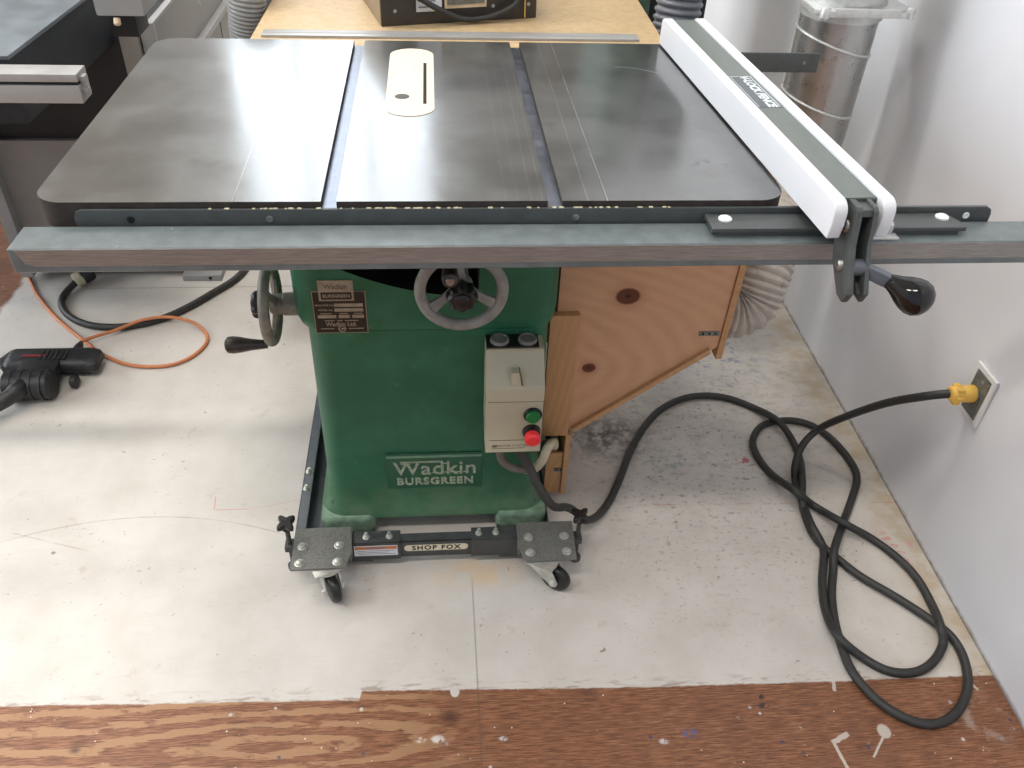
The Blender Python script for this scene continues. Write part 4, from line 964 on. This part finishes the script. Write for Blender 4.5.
b = MB(); b.tube([(-1.062, 1.24, .022), (-1.088, 1.177, .0105), (-1.078, 1.116, .0105), (-1.037, 1.056, .0105), (-.977, 1.014, .0105), (-.911, .999, .0105), (-.843, 1.007, .0105), (-.772, 1.041, .0105), (-.712, 1.099, .0105), (-.661, 1.168, .0105), (-.615, 1.232, .0105), (-.590, 1.290, .0105), (-.572, 1.37, .0105), (-.50, 1.45, .0105), (-.30, 1.47, .0105), (-.05, 1.44, .0105), (.08, 1.38, .0105)], .0100, 14, 0, 6)
bc = tag(b.build('power_cable', 'cord'), 'thick black cable with white plug collar curving across the floor behind the front rail', 'cable')
b = MB(); dd = V((.035, .03, .012)).normalized(); b.lathe([(0, .018), (.003, .0225), (.02, .0235), (.024, .021)], (-1.070, 1.222, .024), dd, 24, 0); b.lathe([(0, .0235), (.008, .0245), (.030, .0245), (.034, .02)], V((-1.070, 1.222, .024)) + dd * .024, dd, 24, 1); b.build('plug', ['conduit_pale', 'black'], bc, label='white and black plug')

noz = empty('vacuum_nozzle', (-.99, .76, 0), 'black plastic vacuum floor nozzle with red stripe lying on the floor at the left', 'vacuum nozzle')
NR = Matrix.Rotation(math.radians(-4), 4, 'Z')
b = MB()
b.loft([(.020, -1.112, -.880, .780, .852, .016), (.026, -1.116, -.874, .776, .856, .018), (.042, -1.114, -.878, .778, .854, .018), (.052, -1.106, -.894, .788, .846, .016), (.055, -1.095, -.93, .796, .838, .014)])
b.prism([(-1.135, .806), (-1.112, .779), (-1.10, .779), (-1.10, .853), (-1.112, .855)], 2, .024, .043, 0, .004)
b.lathe([(0, .013), (.03, .012), (.052, .008), (.060, .006)], (-.948, .845, .034), (-.12, 1, -.14), 12)
for i in range(6): b.box((-1.02 + i * .012, .790, .053), (-1.014 + i * .012, .83, .0570), .001)
b.build('nozzle_head', 'tool_black', noz)
b = MB(); b.box((-1.065, .806, .0535), (-1.005, .812, .0570), .001); b.build('stripe', 'red_line', noz, label='red stripe')
b = MB(); b.lathe([(0, .030), (.006, .038), (.11, .038), (.118, .030)], (-1.075, .705, .040), (1, 0.03, 0), 28); b.box((-1.06, .70, .02), (-.965, .80, .055), .006)
for i in range(4): b.lathe([(0, .0395), (.006, .0395)], (-1.055 + i * .024, .7055, .040), (1, .03, 0), 28)
b.build('swivel_drum', 'tool_black', noz)
b = MB(); b.tube([(-1.025, .688, .052), (-1.030, .665, .052), (-1.055, .632, .047), (-1.10, .612, .040), (-1.25, .575, .030), (-1.5, .52, .026), (-2.0, .50, .026), (-2.7, .62, .026)], .0195, 18, 0, 6, rad=lambda i, n: .0225 if i < 8 else .0195); b.build('neck_tube', 'tool_black', noz)
for x in (-.935, -1.09):
    b = MB(); b.lathe([(0, .012), (.004, .018), (.016, .018), (.02, .012)], (x, .745 if x > -1 else .735, .018), (1, 0, 0), 20); b.build('wheel', 'tool_black', noz)
b = MB(); b.box((-1.10, .79, .006), (-.90, .85, .026), .004); b.build('sole', 'tool_black', noz)

# sawdust caught between table edge and rail
b = MB(); rnd = random.Random(3)
for i in range(60):
    x = rnd.choice((rnd.uniform(-.30, -.12), rnd.uniform(-.11, .20), rnd.uniform(.2, .34), rnd.uniform(-.1, .05))); s = rnd.uniform(.0008, .0020)
    b.box((x - s * 1.6, -.0052 - s * .2, .8917), (x + s * 1.6, -.0022 + s * .2, .8919 + s * .4), 0, 0, rot=Matrix.Rotation(rnd.uniform(-.4, .4), 3, 'Z'))
sd = b.build('sawdust', 'conduit_pale'); sd['kind'] = 'stuff'; tag(sd, 'pale sawdust lying along the steel angle in front of the table edge', 'sawdust')
# ------------------------------------------------------------------ camera
cam = bpy.data.cameras.new('camera'); co = bpy.data.objects.new('camera', cam); COL.objects.link(co)
r = V((.99619848, -.07920578, .03626339)); d = V((-.0215968752, -.6278463071, -.7780376531)); f = V((.0843929096, .7742967517, -.6271701341))
mw = Matrix((r, -d, -f)).transposed().to_4x4(); mw.translation = V((.018, -1.042, 1.425)); co.matrix_world = mw
cam.sensor_fit = 'HORIZONTAL'; cam.sensor_width = 36; cam.lens = 845 / 1024 * 36; cam.clip_start = .02
sc.camera = co
# ------------------------------------------------------------------ light
def area(name, loc, size, energy, color, target):
    L = bpy.data.lights.new(name, 'AREA'); L.shape = 'RECTANGLE'; L.size, L.size_y = size; L.energy = energy; L.color = color
    o = bpy.data.objects.new(name, L); COL.objects.link(o); o.location = loc
    o.rotation_euler = (V(target) - V(loc)).to_track_quat('-Z', 'Y').to_euler(); return o
for x, y, e in ((-2.4, -1.6, 55), (-.6, -1.6, 55), (-2.4, 1.2, 65), (-.6, 1.2, 60), (-2.4, 3.2, 55), (-.6, 3.2, 45)):
    area('ceiling_fill', (x, y, 4.5), (1.2, .3), e, (1, .95, .88), (x, y, 0))  # unseen area lights added under the ceiling to brighten the room
w = bpy.data.worlds.new('world'); sc.world = w; w.use_nodes = True
w.node_tree.nodes['Background'].inputs[0].default_value = (.78, .86, 1, 1); w.node_tree.nodes['Background'].inputs[1].default_value = .8
sc.view_settings.view_transform = 'Standard'; sc.view_settings.look = 'None'; sc.view_settings.gamma = 1; sc.view_settings.use_curve_mapping = False
sc.view_settings.exposure = -0.17
try:
    sc.cycles.use_denoising = True; sc.cycles.max_bounces = 8; sc.cycles.sample_clamp_indirect = 8; sc.cycles.caustics_reflective = False; sc.cycles.caustics_refractive = False
except Exception: pass
